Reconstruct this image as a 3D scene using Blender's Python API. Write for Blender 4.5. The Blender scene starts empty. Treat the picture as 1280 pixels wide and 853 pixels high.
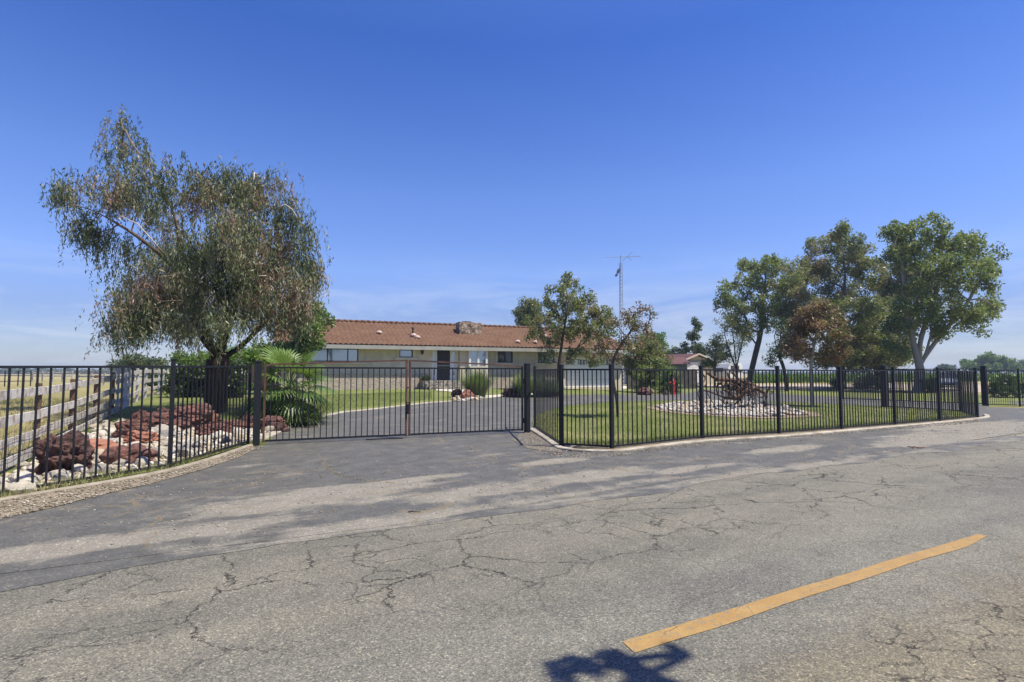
import bpy, math, random
import numpy as np
from mathutils import Vector, Matrix, noise as mnoise
R = math.radians
SC = bpy.context.scene
COL = SC.collection
rnd = random.Random(7)
rng = np.random.default_rng(11)

# ---------------------------------------------------------------- camera, sky, sun, exposure
FPX = 680.0; HORY = 466.5; CH = 1.45
TH = math.atan((HORY - 426.5) / FPX)
cam_d = bpy.data.cameras.new('camera'); cam = bpy.data.objects.new('camera', cam_d); COL.objects.link(cam)
cam_d.sensor_width = 36; cam_d.lens = FPX / 1280 * 36; cam_d.clip_start = 0.05; cam_d.clip_end = 9000
cam.location = (0, 0, CH); cam.rotation_euler = (R(90) + TH, 0, 0)
SC.camera = cam

SUN_EL, SUN_AZ = R(62), R(-17)       # azimuth measured from +X towards +Y; the sun stands to the right
sdir = Vector((math.cos(SUN_EL) * math.cos(SUN_AZ), math.cos(SUN_EL) * math.sin(SUN_AZ), math.sin(SUN_EL)))
world = bpy.data.worlds.new('World'); SC.world = world; world.use_nodes = True
wn = world.node_tree; wn.nodes.clear()
def wnode(t, **k):
    n = wn.nodes.new(t)
    for a, b in k.items(): setattr(n, a, b)
    return n
sky = wnode('ShaderNodeTexSky', sky_type='NISHITA', sun_disc=False, sun_elevation=SUN_EL,
            sun_rotation=R(90) - SUN_AZ, altitude=60, air_density=1.0, dust_density=0.25, ozone_density=3.2)
hs = wnode('ShaderNodeHueSaturation'); hs.inputs['Saturation'].default_value = 1.18; hs.inputs['Value'].default_value = 1.0
hs.inputs['Hue'].default_value = 0.505
wb = wnode('ShaderNodeMix', data_type='RGBA', blend_type='MULTIPLY'); wb.inputs[0].default_value = 1.0; wb.inputs[7].default_value = (1.0, 0.96, 1.2, 1)
tcz = wnode('ShaderNodeTexCoord'); sz = wnode('ShaderNodeSeparateXYZ'); wn.links.new(tcz.outputs['Generated'], sz.inputs[0])
zr = wnode('ShaderNodeValToRGB'); ez = zr.color_ramp.elements
for _k in range(4): ez.new(0.5)
for _e, (_p, _c) in zip(ez, ((0.0, (0.40, 0.45, 0.47)), (0.10, (0.55, 0.54, 0.55)), (0.18, (0.80, 0.77, 0.72)), (0.31, (0.86, 0.84, 0.78)), (0.53, (0.68, 0.71, 0.74)), (0.80, (1.15, 1.08, 1.0)))):
    _e.position = _p; _e.color = (*_c, 1)
wn.links.new(sz.outputs[2], zr.inputs[0])
zm = wnode('ShaderNodeMix', data_type='RGBA', blend_type='MULTIPLY'); zm.inputs[0].default_value = 1.0
wn.links.new(sky.outputs[0], zm.inputs[6]); wn.links.new(zr.outputs[0], zm.inputs[7])
wn.links.new(zm.outputs[2], wb.inputs[6]); wn.links.new(wb.outputs[2], hs.inputs['Color'])
# faint thin cloud low over the horizon
tc = wnode('ShaderNodeTexCoord'); sep = wnode('ShaderNodeSeparateXYZ'); wn.links.new(tc.outputs['Generated'], sep.inputs[0])
mp = wnode('ShaderNodeMapping'); mp.inputs['Scale'].default_value = (2.2, 2.2, 13.0); mp.inputs['Rotation'].default_value = (0.10, 0.05, 0.3)
wn.links.new(tc.outputs['Generated'], mp.inputs[0])
nz = wnode('ShaderNodeTexNoise'); nz.inputs['Scale'].default_value = 2.3; nz.inputs['Detail'].default_value = 8; nz.inputs['Roughness'].default_value = 0.6
nz.inputs['Distortion'].default_value = 0.6
wn.links.new(mp.outputs[0], nz.inputs[0])
r1 = wnode('ShaderNodeMapRange'); r1.inputs[1].default_value = 0.42; r1.inputs[2].default_value = 0.72; r1.inputs[3].default_value = 0; r1.inputs[4].default_value = 0.5
wn.links.new(nz.outputs[0], r1.inputs[0])
r2 = wnode('ShaderNodeMapRange'); r2.inputs[1].default_value = 0.02; r2.inputs[2].default_value = 0.24; r2.inputs[3].default_value = 1; r2.inputs[4].default_value = 0
r2.interpolation_type = 'SMOOTHSTEP'
wn.links.new(sep.outputs[2], r2.inputs[0])
mu = wnode('ShaderNodeMath', operation='MULTIPLY'); wn.links.new(r1.outputs[0], mu.inputs[0]); wn.links.new(r2.outputs[0], mu.inputs[1])
mxc = wnode('ShaderNodeMix', data_type='RGBA'); mxc.inputs[7].default_value = (4.5, 4.8, 5.2, 1)
wn.links.new(mu.outputs[0], mxc.inputs[0]); wn.links.new(hs.outputs[0], mxc.inputs[6])
bg = wnode('ShaderNodeBackground'); bg.inputs[1].default_value = 0.125
wn.links.new(mxc.outputs[2], bg.inputs[0])
wo = wnode('ShaderNodeOutputWorld'); wn.links.new(bg.outputs[0], wo.inputs[0])
sl = bpy.data.lights.new('sun', 'SUN'); sl.energy = 5.0; sl.angle = R(0.53); sl.color = (1.0, 0.945, 0.79)
so = bpy.data.objects.new('sun', sl); COL.objects.link(so); so.rotation_euler = (-sdir).to_track_quat('-Z', 'Y').to_euler(); so.location = (0, 0, 60)
SC.view_settings.view_transform = 'Standard'; SC.view_settings.look = 'None'
SC.view_settings.exposure = 0.66; SC.view_settings.gamma = 1.0; SC.view_settings.use_curve_mapping = False
SC.cycles.max_bounces = 6; SC.cycles.transparent_max_bounces = 8; SC.cycles.volume_bounces = 0
SC.cycles.use_denoising = True

# ---------------------------------------------------------------- terrain and pixel -> ground
RD = (math.cos(R(29.5)), math.sin(R(29.5)))          # direction of the road
RN = (-RD[1], RD[0])                                 # away from the road, towards the house
RP0 = (-0.3, 5.85)                                   # a point on the road edge
def dperp(x, y): return (x - RP0[0]) * RN[0] + (y - RP0[1]) * RN[1]
def tz(x, y):
    t = (dperp(x, y) - 5.0) / 18.0
    t = min(1.0, max(0.0, t)); s = ((x - RP0[0]) * RD[0] + (y - RP0[1]) * RD[1] - 16.0) / 12.0
    s = min(1.0, max(0.0, s)); return 0.4 * t * t * (3 - 2 * t) * (1 - 0.7 * s * s * (3 - 2 * s))
def roadpt(a, d): return (RP0[0] + RD[0] * a + RN[0] * d, RP0[1] + RD[1] * a + RN[1] * d)
def ray(px, py):
    u = (px - 640) / FPX; v = (426.5 - py) / FPX
    return Vector((u, math.cos(TH) - math.sin(TH) * v, math.sin(TH) + math.cos(TH) * v))
def G(px, py):
    d = ray(px, py); z = 0.0
    for _ in range(30):
        t = (z - CH) / d.z; x, y = d.x * t, d.y * t; z = 0.5 * z + 0.5 * tz(x, y)
    return Vector((x, y, tz(x, y)))
def at(px, py, Y):
    d = ray(px, py); t = Y / d.y
    return Vector((d.x * t, Y, CH + d.z * t))
def zat(x, y): return tz(x, y)

# ---------------------------------------------------------------- materials
def nodes_of(m): return m.node_tree.nodes, m.node_tree.links
def ramp(nt, src, stops):
    n = nt.nodes.new('ShaderNodeValToRGB'); e = n.color_ramp.elements
    while len(e) < len(stops): e.new(0.5)
    for i, (p, c) in enumerate(stops):
        e[i].position = p; e[i].color = (c[0], c[1], c[2], 1)
    nt.links.new(src, n.inputs[0]); return n.outputs[0]
def tex_noise(nt, co, scale, detail=4, rough=0.55, dist=0.0):
    n = nt.nodes.new('ShaderNodeTexNoise'); n.inputs['Scale'].default_value = scale; n.inputs['Detail'].default_value = detail
    n.inputs['Roughness'].default_value = rough; n.inputs['Distortion'].default_value = dist
    if co is not None: nt.links.new(co, n.inputs['Vector'])
    return n.outputs[0]
def mixc(nt, f, a, b, blend='MIX'):
    n = nt.nodes.new('ShaderNodeMix'); n.data_type = 'RGBA'; n.blend_type = blend
    for s, v in ((0, f), (6, a), (7, b)):
        if isinstance(v, (int, float)): n.inputs[s].default_value = v
        elif isinstance(v, (tuple, list)): n.inputs[s].default_value = (v[0], v[1], v[2], 1)
        else: nt.links.new(v, n.inputs[s])
    return n.outputs[2]
def mth(nt, op, a, b=None, c=None):
    n = nt.nodes.new('ShaderNodeMath'); n.operation = op
    for i, v in enumerate((a, b, c)):
        if v is None: continue
        if isinstance(v, (int, float)): n.inputs[i].default_value = v
        else: nt.links.new(v, n.inputs[i])
    return n.outputs[0]
def mrange(nt, v, a, b, c=0.0, d=1.0, smooth=True):
    n = nt.nodes.new('ShaderNodeMapRange'); n.inputs[1].default_value = a; n.inputs[2].default_value = b
    n.inputs[3].default_value = c; n.inputs[4].default_value = d
    if smooth: n.interpolation_type = 'SMOOTHSTEP'
    nt.links.new(v, n.inputs[0]); return n.outputs[0]
def mapped(nt, co, scale=(1, 1, 1), rot=0.0, loc=(0, 0, 0)):
    n = nt.nodes.new('ShaderNodeMapping'); n.inputs['Scale'].default_value = scale; n.inputs['Rotation'].default_value = (0, 0, rot)
    n.inputs['Location'].default_value = loc
    nt.links.new(co, n.inputs[0]); return n.outputs[0]
def newmat(name):
    m = bpy.data.materials.new(name); m.use_nodes = True
    nt = m.node_tree; p = nt.nodes['Principled BSDF']
    c = nt.nodes.new('ShaderNodeTexCoord')
    return m, nt, p, c.outputs['Object']
def bump(nt, p, h, strength=0.3, dist=0.01):
    b = nt.nodes.new('ShaderNodeBump'); b.inputs['Strength'].default_value = strength; b.inputs['Distance'].default_value = dist
    nt.links.new(h, b.inputs['Height']); nt.links.new(b.outputs[0], p.inputs['Normal'])
def simple(name, c1, c2=None, scale=8.0, rough=0.6, metal=0.0, bmp=0.0, bscale=None, spec=0.4, lo=0.35, hi=0.65):
    m, nt, p, co = newmat(name)
    c2 = c2 or tuple(x * 0.75 for x in c1)
    n = tex_noise(nt, co, scale, 5)
    nt.links.new(ramp(nt, n, [(lo, c2), (hi, c1)]), p.inputs['Base Color'])
    p.inputs['Roughness'].default_value = rough; p.inputs['Metallic'].default_value = metal
    p.inputs['Specular IOR Level'].default_value = spec
    if bmp: bump(nt, p, tex_noise(nt, co, bscale or scale * 3, 5), bmp, 0.02)
    return m
def leafmat(name, cols, trans=0.3, rough=0.42):
    m, nt, p, co = newmat(name)
    a = nt.nodes.new('ShaderNodeAttribute'); a.attribute_name = 'tone'
    k = len(cols)
    c = ramp(nt, a.outputs['Fac'], [(i / (k - 1), cc) for i, cc in enumerate(cols)])
    nt.links.new(c, p.inputs['Base Color']); p.inputs['Roughness'].default_value = rough; p.inputs['Specular IOR Level'].default_value = 0.35
    t = nt.nodes.new('ShaderNodeBsdfTranslucent'); nt.links.new(mixc(nt, 0.35, c, (0.25, 0.35, 0.04)), t.inputs[0])
    mx = nt.nodes.new('ShaderNodeMixShader'); mx.inputs[0].default_value = trans
    nt.links.new(p.outputs[0], mx.inputs[1]); nt.links.new(t.outputs[0], mx.inputs[2])
    nt.links.new(mx.outputs[0], nt.nodes['Material Output'].inputs[0]); return m
def barkmat(name, dark, pale):
    m, nt, p, co = newmat(name)
    a = nt.nodes.new('ShaderNodeAttribute'); a.attribute_name = 'tone'
    n = tex_noise(nt, mapped(nt, co, (6, 6, 1.6)), 2.5, 6)
    f = mth(nt, 'ADD', a.outputs['Fac'], mth(nt, 'MULTIPLY', mth(nt, 'SUBTRACT', n, 0.5), 0.6))
    nt.links.new(ramp(nt, f, [(0.15, dark), (0.85, pale)]), p.inputs['Base Color'])
    p.inputs['Roughness'].default_value = 0.85; p.inputs['Specular IOR Level'].default_value = 0.2
    bump(nt, p, n, 0.8, 0.05); return m

# ---------------------------------------------------------------- mesh helpers
class MB:
    def __init__(s): s.v = []; s.f = []; s.t = []
    def add(s, vs, fs, tone=0.5):
        b = len(s.v); s.v += [tuple(v) for v in vs]; s.f += [tuple(i + b for i in f) for f in fs]
        s.t += list(tone) if isinstance(tone, (list, tuple, np.ndarray)) else [tone] * len(vs)
    def box(s, c, size, ax=None):
        c = Vector(c); hx, hy, hz = [q / 2 for q in size]
        X, Y, Z = ax or (Vector((1, 0, 0)), Vector((0, 1, 0)), Vector((0, 0, 1)))
        vs = [c + X * (hx * i) + Y * (hy * j) + Z * (hz * k) for i in (-1, 1) for j in (-1, 1) for k in (-1, 1)]
        s.add(vs, [(0, 1, 3, 2), (4, 6, 7, 5), (0, 4, 5, 1), (2, 3, 7, 6), (0, 2, 6, 4), (1, 5, 7, 3)])
    def beam(s, a, b, w, h, up=Vector((0, 0, 1))):
        a = Vector(a); b = Vector(b); d = b - a; L = d.length; d.normalize()
        sd = d.cross(up)
        if sd.length < 1e-4: sd = d.cross(Vector((0, 1, 0)))
        sd.normalize(); u = sd.cross(d)
        s.box((a + b) / 2, (L, w, h), (d, sd, u))
    def tube(s, pts, rad, n=8, cap=True, tone=0.5):
        pts = [Vector(p) for p in pts]; k = len(pts)
        if isinstance(rad, (int, float)): rad = [rad] * k
        vs = []; up = Vector((0.13, 0.21, 1)).normalized()
        for i, p in enumerate(pts):
            d = (pts[min(i + 1, k - 1)] - pts[max(i - 1, 0)]).normalized()
            a = d.cross(up)
            if a.length < 0.05: a = d.cross(Vector((1, 0, 0)))
            a.normalize(); b = d.cross(a)
            for j in range(n):
                t = 2 * math.pi * j / n; vs.append(p + (a * math.cos(t) + b * math.sin(t)) * rad[i])
        fs = [(i * n + j, i * n + (j + 1) % n, (i + 1) * n + (j + 1) % n, (i + 1) * n + j) for i in range(k - 1) for j in range(n)]
        if cap: fs += [tuple(range(n - 1, -1, -1)), tuple((k - 1) * n + j for j in range(n))]
        s.add(vs, fs, tone)
    def lathe(s, c, prof, n=16, ax=None):
        c = Vector(c); X, Y, Z = ax or (Vector((1, 0, 0)), Vector((0, 1, 0)), Vector((0, 0, 1)))
        vs = [c + (X * math.cos(2 * math.pi * j / n) + Y * math.sin(2 * math.pi * j / n)) * r + Z * z for r, z in prof for j in range(n)]
        k = len(prof)
        fs = [(i * n + j, i * n + (j + 1) % n, (i + 1) * n + (j + 1) % n, (i + 1) * n + j) for i in range(k - 1) for j in range(n)]
        fs += [tuple(range(n - 1, -1, -1)), tuple((k - 1) * n + j for j in range(n))]
        s.add(vs, fs)
    def prism(s, poly, off):
        off = Vector(off); n = len(poly); a = [Vector(p) for p in poly]
        s.add(a + [p + off for p in a], [tuple(range(n - 1, -1, -1)), tuple(range(n, 2 * n))] + [(i, (i + 1) % n, n + (i + 1) % n, n + i) for i in range(n)])
    def build(s, name, mat, parent=None, smooth=False, bevel=0.0):
        return mesh_obj(name, s.v, s.f, mat, parent, smooth, s.t if any(t != 0.5 for t in s.t) else None, bevel)
WL = {}
def mesh_obj(name, v, f, mat, parent=None, smooth=False, tone=None, bevel=0.0):
    off = WL[parent.name] if parent is not None else Vector((0, 0, 0))
    me = bpy.data.meshes.new(name)
    if isinstance(v, np.ndarray):
        v = v - np.array(off); me.vertices.add(len(v)); me.vertices.foreach_set('co', v.astype(np.float32).ravel())
        k = f.shape[1]; me.loops.add(f.size); me.loops.foreach_set('vertex_index', f.astype(np.int32).ravel())
        me.polygons.add(len(f)); me.polygons.foreach_set('loop_start', (np.arange(len(f)) * k).astype(np.int32))
        me.polygons.foreach_set('loop_total', np.full(len(f), k, np.int32)); me.update(calc_edges=True)
    else:
        me.from_pydata([(p[0] - off.x, p[1] - off.y, p[2] - off.z) for p in v], [], f)
    if tone is not None:
        at_ = me.attributes.new('tone', 'FLOAT', 'POINT'); at_.data.foreach_set('value', np.asarray(tone, dtype=np.float32))
    if smooth: me.polygons.foreach_set('use_smooth', [True] * len(me.polygons))
    if mat: me.materials.append(mat)
    o = bpy.data.objects.new(name, me); COL.objects.link(o)
    if parent is not None: o.parent = parent
    WL[o.name] = off
    if bevel:
        b = o.modifiers.new('bevel', 'BEVEL'); b.width = bevel; b.segments = 2; b.limit_method = 'ANGLE'; b.angle_limit = R(40)
    return o
def tag(o, label, cat, group=None):
    o['label'] = label; o['category'] = cat
    if group: o['group'] = group
    return o
def kind(o, k): o['kind'] = k; return o
def thing(name, label, cat, loc, group=None):
    o = bpy.data.objects.new(name, None); COL.objects.link(o); o.location = loc; o.empty_display_size = 0.3
    WL[o.name] = Vector(loc); return tag(o, label, cat, group)
def copy_tree(root, loc, rot=None, scale=None, label=None):
    r = root.copy(); COL.objects.link(r); r.location = loc
    if rot is not None: r.rotation_euler = rot
    if scale is not None: r.scale = scale
    if label: r['label'] = label
    WL[r.name] = Vector(loc)
    for ch in root.children:
        c = ch.copy(); COL.objects.link(c); c.parent = r
        for g in ch.children:
            d = g.copy(); COL.objects.link(d); d.parent = c
    return r

import bmesh
def sheet(name, pts, dz, mat, grid=0.6, jitter=0.0, skirt=0.0):
    """a ground sheet that follows the terrain, dz above it"""
    P = [(p[0], p[1]) for p in pts]
    if jitter:
        Q = []
        for i in range(len(P)):
            a, b = P[i], P[(i + 1) % len(P)]; L = math.dist(a, b); k = max(1, min(int(L / 0.3), 300))
            for j in range(k):
                t = j / k; x = a[0] + (b[0] - a[0]) * t; y = a[1] + (b[1] - a[1]) * t
                q = mnoise.noise_vector(Vector((x * 1.3, y * 1.3, 3.3))) + 0.5 * mnoise.noise_vector(Vector((x * 5, y * 5, 1.3)))
                Q.append((x + q.x * jitter, y + q.y * jitter))
        P = Q
    bm = bmesh.new(); vs = [bm.verts.new((x, y, 0)) for x, y in P]; bm.faces.new(vs)
    xs = [p[0] for p in P]; ys = [p[1] for p in P]
    for ax, lo, hi in ((0, min(xs), max(xs)), (1, min(ys), max(ys))):
        g = max(grid, (hi - lo) / 120)
        k = math.ceil(lo / g)
        while k * g < hi:
            co = [0, 0, 0]; no = [0, 0, 0]; co[ax] = k * g; no[ax] = 1
            bmesh.ops.bisect_plane(bm, geom=bm.verts[:] + bm.edges[:] + bm.faces[:], plane_co=co, plane_no=no, dist=1e-5); k += 1
    bmesh.ops.triangulate(bm, faces=bm.faces[:])
    for v in bm.verts: v.co.z = tz(v.co.x, v.co.y) + dz
    bmesh.ops.recalc_face_normals(bm, faces=bm.faces[:])
    if sum(f.normal.z for f in bm.faces) < 0: bmesh.ops.reverse_faces(bm, faces=bm.faces[:])
    if skirt:
        ed = [e for e in bm.edges if e.is_boundary]
        r = bmesh.ops.extrude_edge_only(bm, edges=ed)
        for g_ in r['geom']:
            if isinstance(g_, bmesh.types.BMVert): g_.co.z -= skirt
    me = bpy.data.meshes.new(name); bm.to_mesh(me); bm.free(); me.materials.append(mat)
    o = bpy.data.objects.new(name, me); COL.objects.link(o); WL[o.name] = Vector((0, 0, 0)); return kind(o, 'structure')
def smoothline(pts, step=0.3):
    """Catmull-Rom through 2D points"""
    P = [Vector((p[0], p[1])) for p in pts]; out = []
    for i in range(len(P) - 1):
        a = P[max(i - 1, 0)]; b = P[i]; c = P[i + 1]; d = P[min(i + 2, len(P) - 1)]
        k = max(1, int((c - b).length / step))
        for j in range(k):
            t = j / k
            out.append(0.5 * ((2 * b) + (c - a) * t + (2 * a - 5 * b + 4 * c - d) * t * t + (3 * b - a - 3 * c + d) * t ** 3))
    out.append(P[-1]); return out
def kerb(name, pts, w, h, mat, base=0.0):
    L = smoothline(pts); m = MB(); k = len(L); ring = []
    for i, p in enumerate(L):
        d = (L[min(i + 1, k - 1)] - L[max(i - 1, 0)]).normalized(); n = Vector((-d.y, d.x)); z = tz(p.x, p.y)
        for s_, zz in ((-1, -0.15), (-1, h - 0.015), (-0.8, h), (0.8, h), (1, h - 0.015), (1, -0.15)):
            ring.append((p.x + n.x * s_ * w / 2, p.y + n.y * s_ * w / 2, z + base + zz + 0.004 * mnoise.noise(Vector((p.x * 3, p.y * 3, s_)))))
    fs = [(i * 6 + j, i * 6 + j + 1, (i + 1) * 6 + j + 1, (i + 1) * 6 + j) for i in range(k - 1) for j in range(5)]
    fs += [(0, 1, 2, 3, 4, 5), tuple((k - 1) * 6 + j for j in (5, 4, 3, 2, 1, 0))]
    m.add(ring, fs); return kind(m.build(name, mat), 'structure')

# ---------------------------------------------------------------- ground materials
def road_material():
    m, nt, p, co = newmat('road_asphalt')
    rc = mapped(nt, co, rot=-R(29.5))
    big = tex_noise(nt, mapped(nt, rc, (0.25, 1.1, 1)), 1.0, 4)
    med = tex_noise(nt, rc, 2.2, 5, 0.65)
    base = mixc(nt, mrange(nt, big, 0.35, 0.65), (0.117, 0.112, 0.096), (0.163, 0.152, 0.124))
    base = mixc(nt, mrange(nt, med, 0.42, 0.72, 0, 0.5), base, (0.195, 0.183, 0.152))
    v = nt.nodes.new('ShaderNodeTexVoronoi'); v.inputs['Scale'].default_value = 112; nt.links.new(co, v.inputs['Vector'])
    sv = nt.nodes.new('ShaderNodeSeparateColor'); nt.links.new(v.outputs['Color'], sv.inputs[0])
    st = ramp(nt, sv.outputs[0], [(0.0, (0.5, 0.5, 0.5)), (0.3, (0.82, 0.82, 0.82)), (0.7, (1.06, 1.04, 1.0)), (0.92, (1.38, 1.33, 1.24)), (0.985, (1.9, 1.85, 1.75))])
    v3 = nt.nodes.new('ShaderNodeTexVoronoi'); v3.inputs['Scale'].default_value = 210; nt.links.new(co, v3.inputs['Vector'])
    sv3 = nt.nodes.new('ShaderNodeSeparateColor'); nt.links.new(v3.outputs['Color'], sv3.inputs[0])
    st = mixc(nt, 0.85, st, ramp(nt, sv3.outputs[1], [(0.0, (0.6, 0.6, 0.6)), (0.5, (1.0, 0.98, 0.95)), (1.0, (1.38, 1.35, 1.3))]), 'MULTIPLY')
    base = mixc(nt, 0.9, base, st, 'MULTIPLY')
    # the far lane is smoother and bluer, the strip beyond the centre line rough and tan
    sx = nt.nodes.new('ShaderNodeSeparateXYZ'); nt.links.new(rc, sx.inputs[0]); Y = sx.outputs[1]
    y0 = -RP0[0] * math.sin(R(29.5)) + RP0[1] * math.cos(R(29.5))       # road edge in rotated space
    track = mth(nt, 'MULTIPLY', mrange(nt, Y, y0 - 3.5, y0 - 2.7), mrange(nt, Y, y0 - 1.7, y0 - 2.7))
    base = mixc(nt, mth(nt, 'MULTIPLY', track, 0.45), base, mixc(nt, 1.0, base, (0.86, 0.92, 1.02), 'MULTIPLY'))
    rough = mrange(nt, mth(nt, 'ADD', Y, mth(nt, 'MULTIPLY', mth(nt, 'SUBTRACT', med, 0.5), 1.0)), y0 - 3.35, y0 - 3.75)
    base = mixc(nt, mth(nt, 'MULTIPLY', rough, 0.7), base, mixc(nt, 1.0, base, (1.3, 1.19, 0.99), 'MULTIPLY'))
    # cracks
    wob = nt.nodes.new('ShaderNodeTexNoise'); wob.inputs['Scale'].default_value = 3.2; wob.inputs['Detail'].default_value = 8; wob.inputs['Roughness'].default_value = 0.7; nt.links.new(co, wob.inputs['Vector'])
    wv = nt.nodes.new('ShaderNodeVectorMath'); wv.operation = 'MULTIPLY_ADD'; wv.inputs[1].default_value = (0.42, 0.42, 0); nt.links.new(wob.outputs['Color'], wv.inputs[0]); nt.links.new(rc, wv.inputs[2])
    def crack(scale, width, msk):
        c = nt.nodes.new('ShaderNodeTexVoronoi'); c.feature = 'DISTANCE_TO_EDGE'; c.inputs['Scale'].default_value = 1
        nt.links.new(mapped(nt, wv.outputs[0], scale), c.inputs['Vector'])
        return mth(nt, 'MULTIPLY', mrange(nt, c.outputs[0], width * 0.35, width, 1, 0), msk)
    m1 = mrange(nt, tex_noise(nt, mapped(nt, rc, loc=(5, 3, 0)), 0.8, 3), 0.38, 0.48)
    band = mth(nt, 'MULTIPLY', mrange(nt, Y, y0 - 2.3, y0 - 1.6), mrange(nt, Y, y0 + 0.3, y0 - 0.4))
    c1 = crack((0.95, 1.5, 1), 0.0062, mth(nt, 'MULTIPLY', m1, mth(nt, 'MAXIMUM', band, 0.15)))
    m2 = mrange(nt, tex_noise(nt, mapped(nt, rc, loc=(1, 9, 0)), 1.1, 4), 0.5, 0.6)
    c2 = crack((2.3, 3.3, 1), 0.012, mth(nt, 'MULTIPLY', m2, mth(nt, 'MAXIMUM', band, 0.0)))
    m3 = mrange(nt, tex_noise(nt, mapped(nt, rc, loc=(7, 2, 0)), 1.4, 4), 0.44, 0.6)
    c3 = crack((2.6, 5.0, 1), 0.016, mth(nt, 'MULTIPLY', m3, rough))
    ck = mth(nt, 'MAXIMUM', c1, mth(nt, 'MAXIMUM', mth(nt, 'MULTIPLY', c2, 0.85), c3))
    # tar spots
    sp = nt.nodes.new('ShaderNodeTexVoronoi'); sp.inputs['Scale'].default_value = 0.9; nt.links.new(co, sp.inputs['Vector'])
    spot = mth(nt, 'MULTIPLY', mrange(nt, sp.outputs['Distance'], 0.022, 0.036, 1, 0), 0.8)
    base = mixc(nt, mth(nt, 'MAXIMUM', mth(nt, 'MULTIPLY', ck, 0.9), spot), base, (0.02, 0.018, 0.016))
    nt.links.new(base, p.inputs['Base Color']); p.inputs['Roughness'].default_value = 0.82; p.inputs['Specular IOR Level'].default_value = 0.3
    h = mth(nt, 'SUBTRACT', mth(nt, 'MULTIPLY', sv.outputs[0], 0.5), mth(nt, 'MULTIPLY', ck, 4.0))
    h = mth(nt, 'ADD', h, mth(nt, 'MULTIPLY', mth(nt, 'MULTIPLY', tex_noise(nt, co, 9, 6, 0.7), rough), 4.0))
    bump(nt, p, h, 0.75, 0.006); return m
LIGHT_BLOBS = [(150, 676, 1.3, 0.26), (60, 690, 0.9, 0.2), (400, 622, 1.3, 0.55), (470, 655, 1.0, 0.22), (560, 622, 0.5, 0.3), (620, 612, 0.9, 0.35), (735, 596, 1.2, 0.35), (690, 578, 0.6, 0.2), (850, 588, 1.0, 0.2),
               (985, 562, 1.0, 0.3), (1175, 548, 2.2, 0.8), (1240, 535, 3.0, 1.6), (960, 590, 2.4, 0.2), (1130, 575, 2.0, 0.15), (330, 640, 0.5, 0.12), (520, 600, 0.7, 0.15)]
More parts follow.
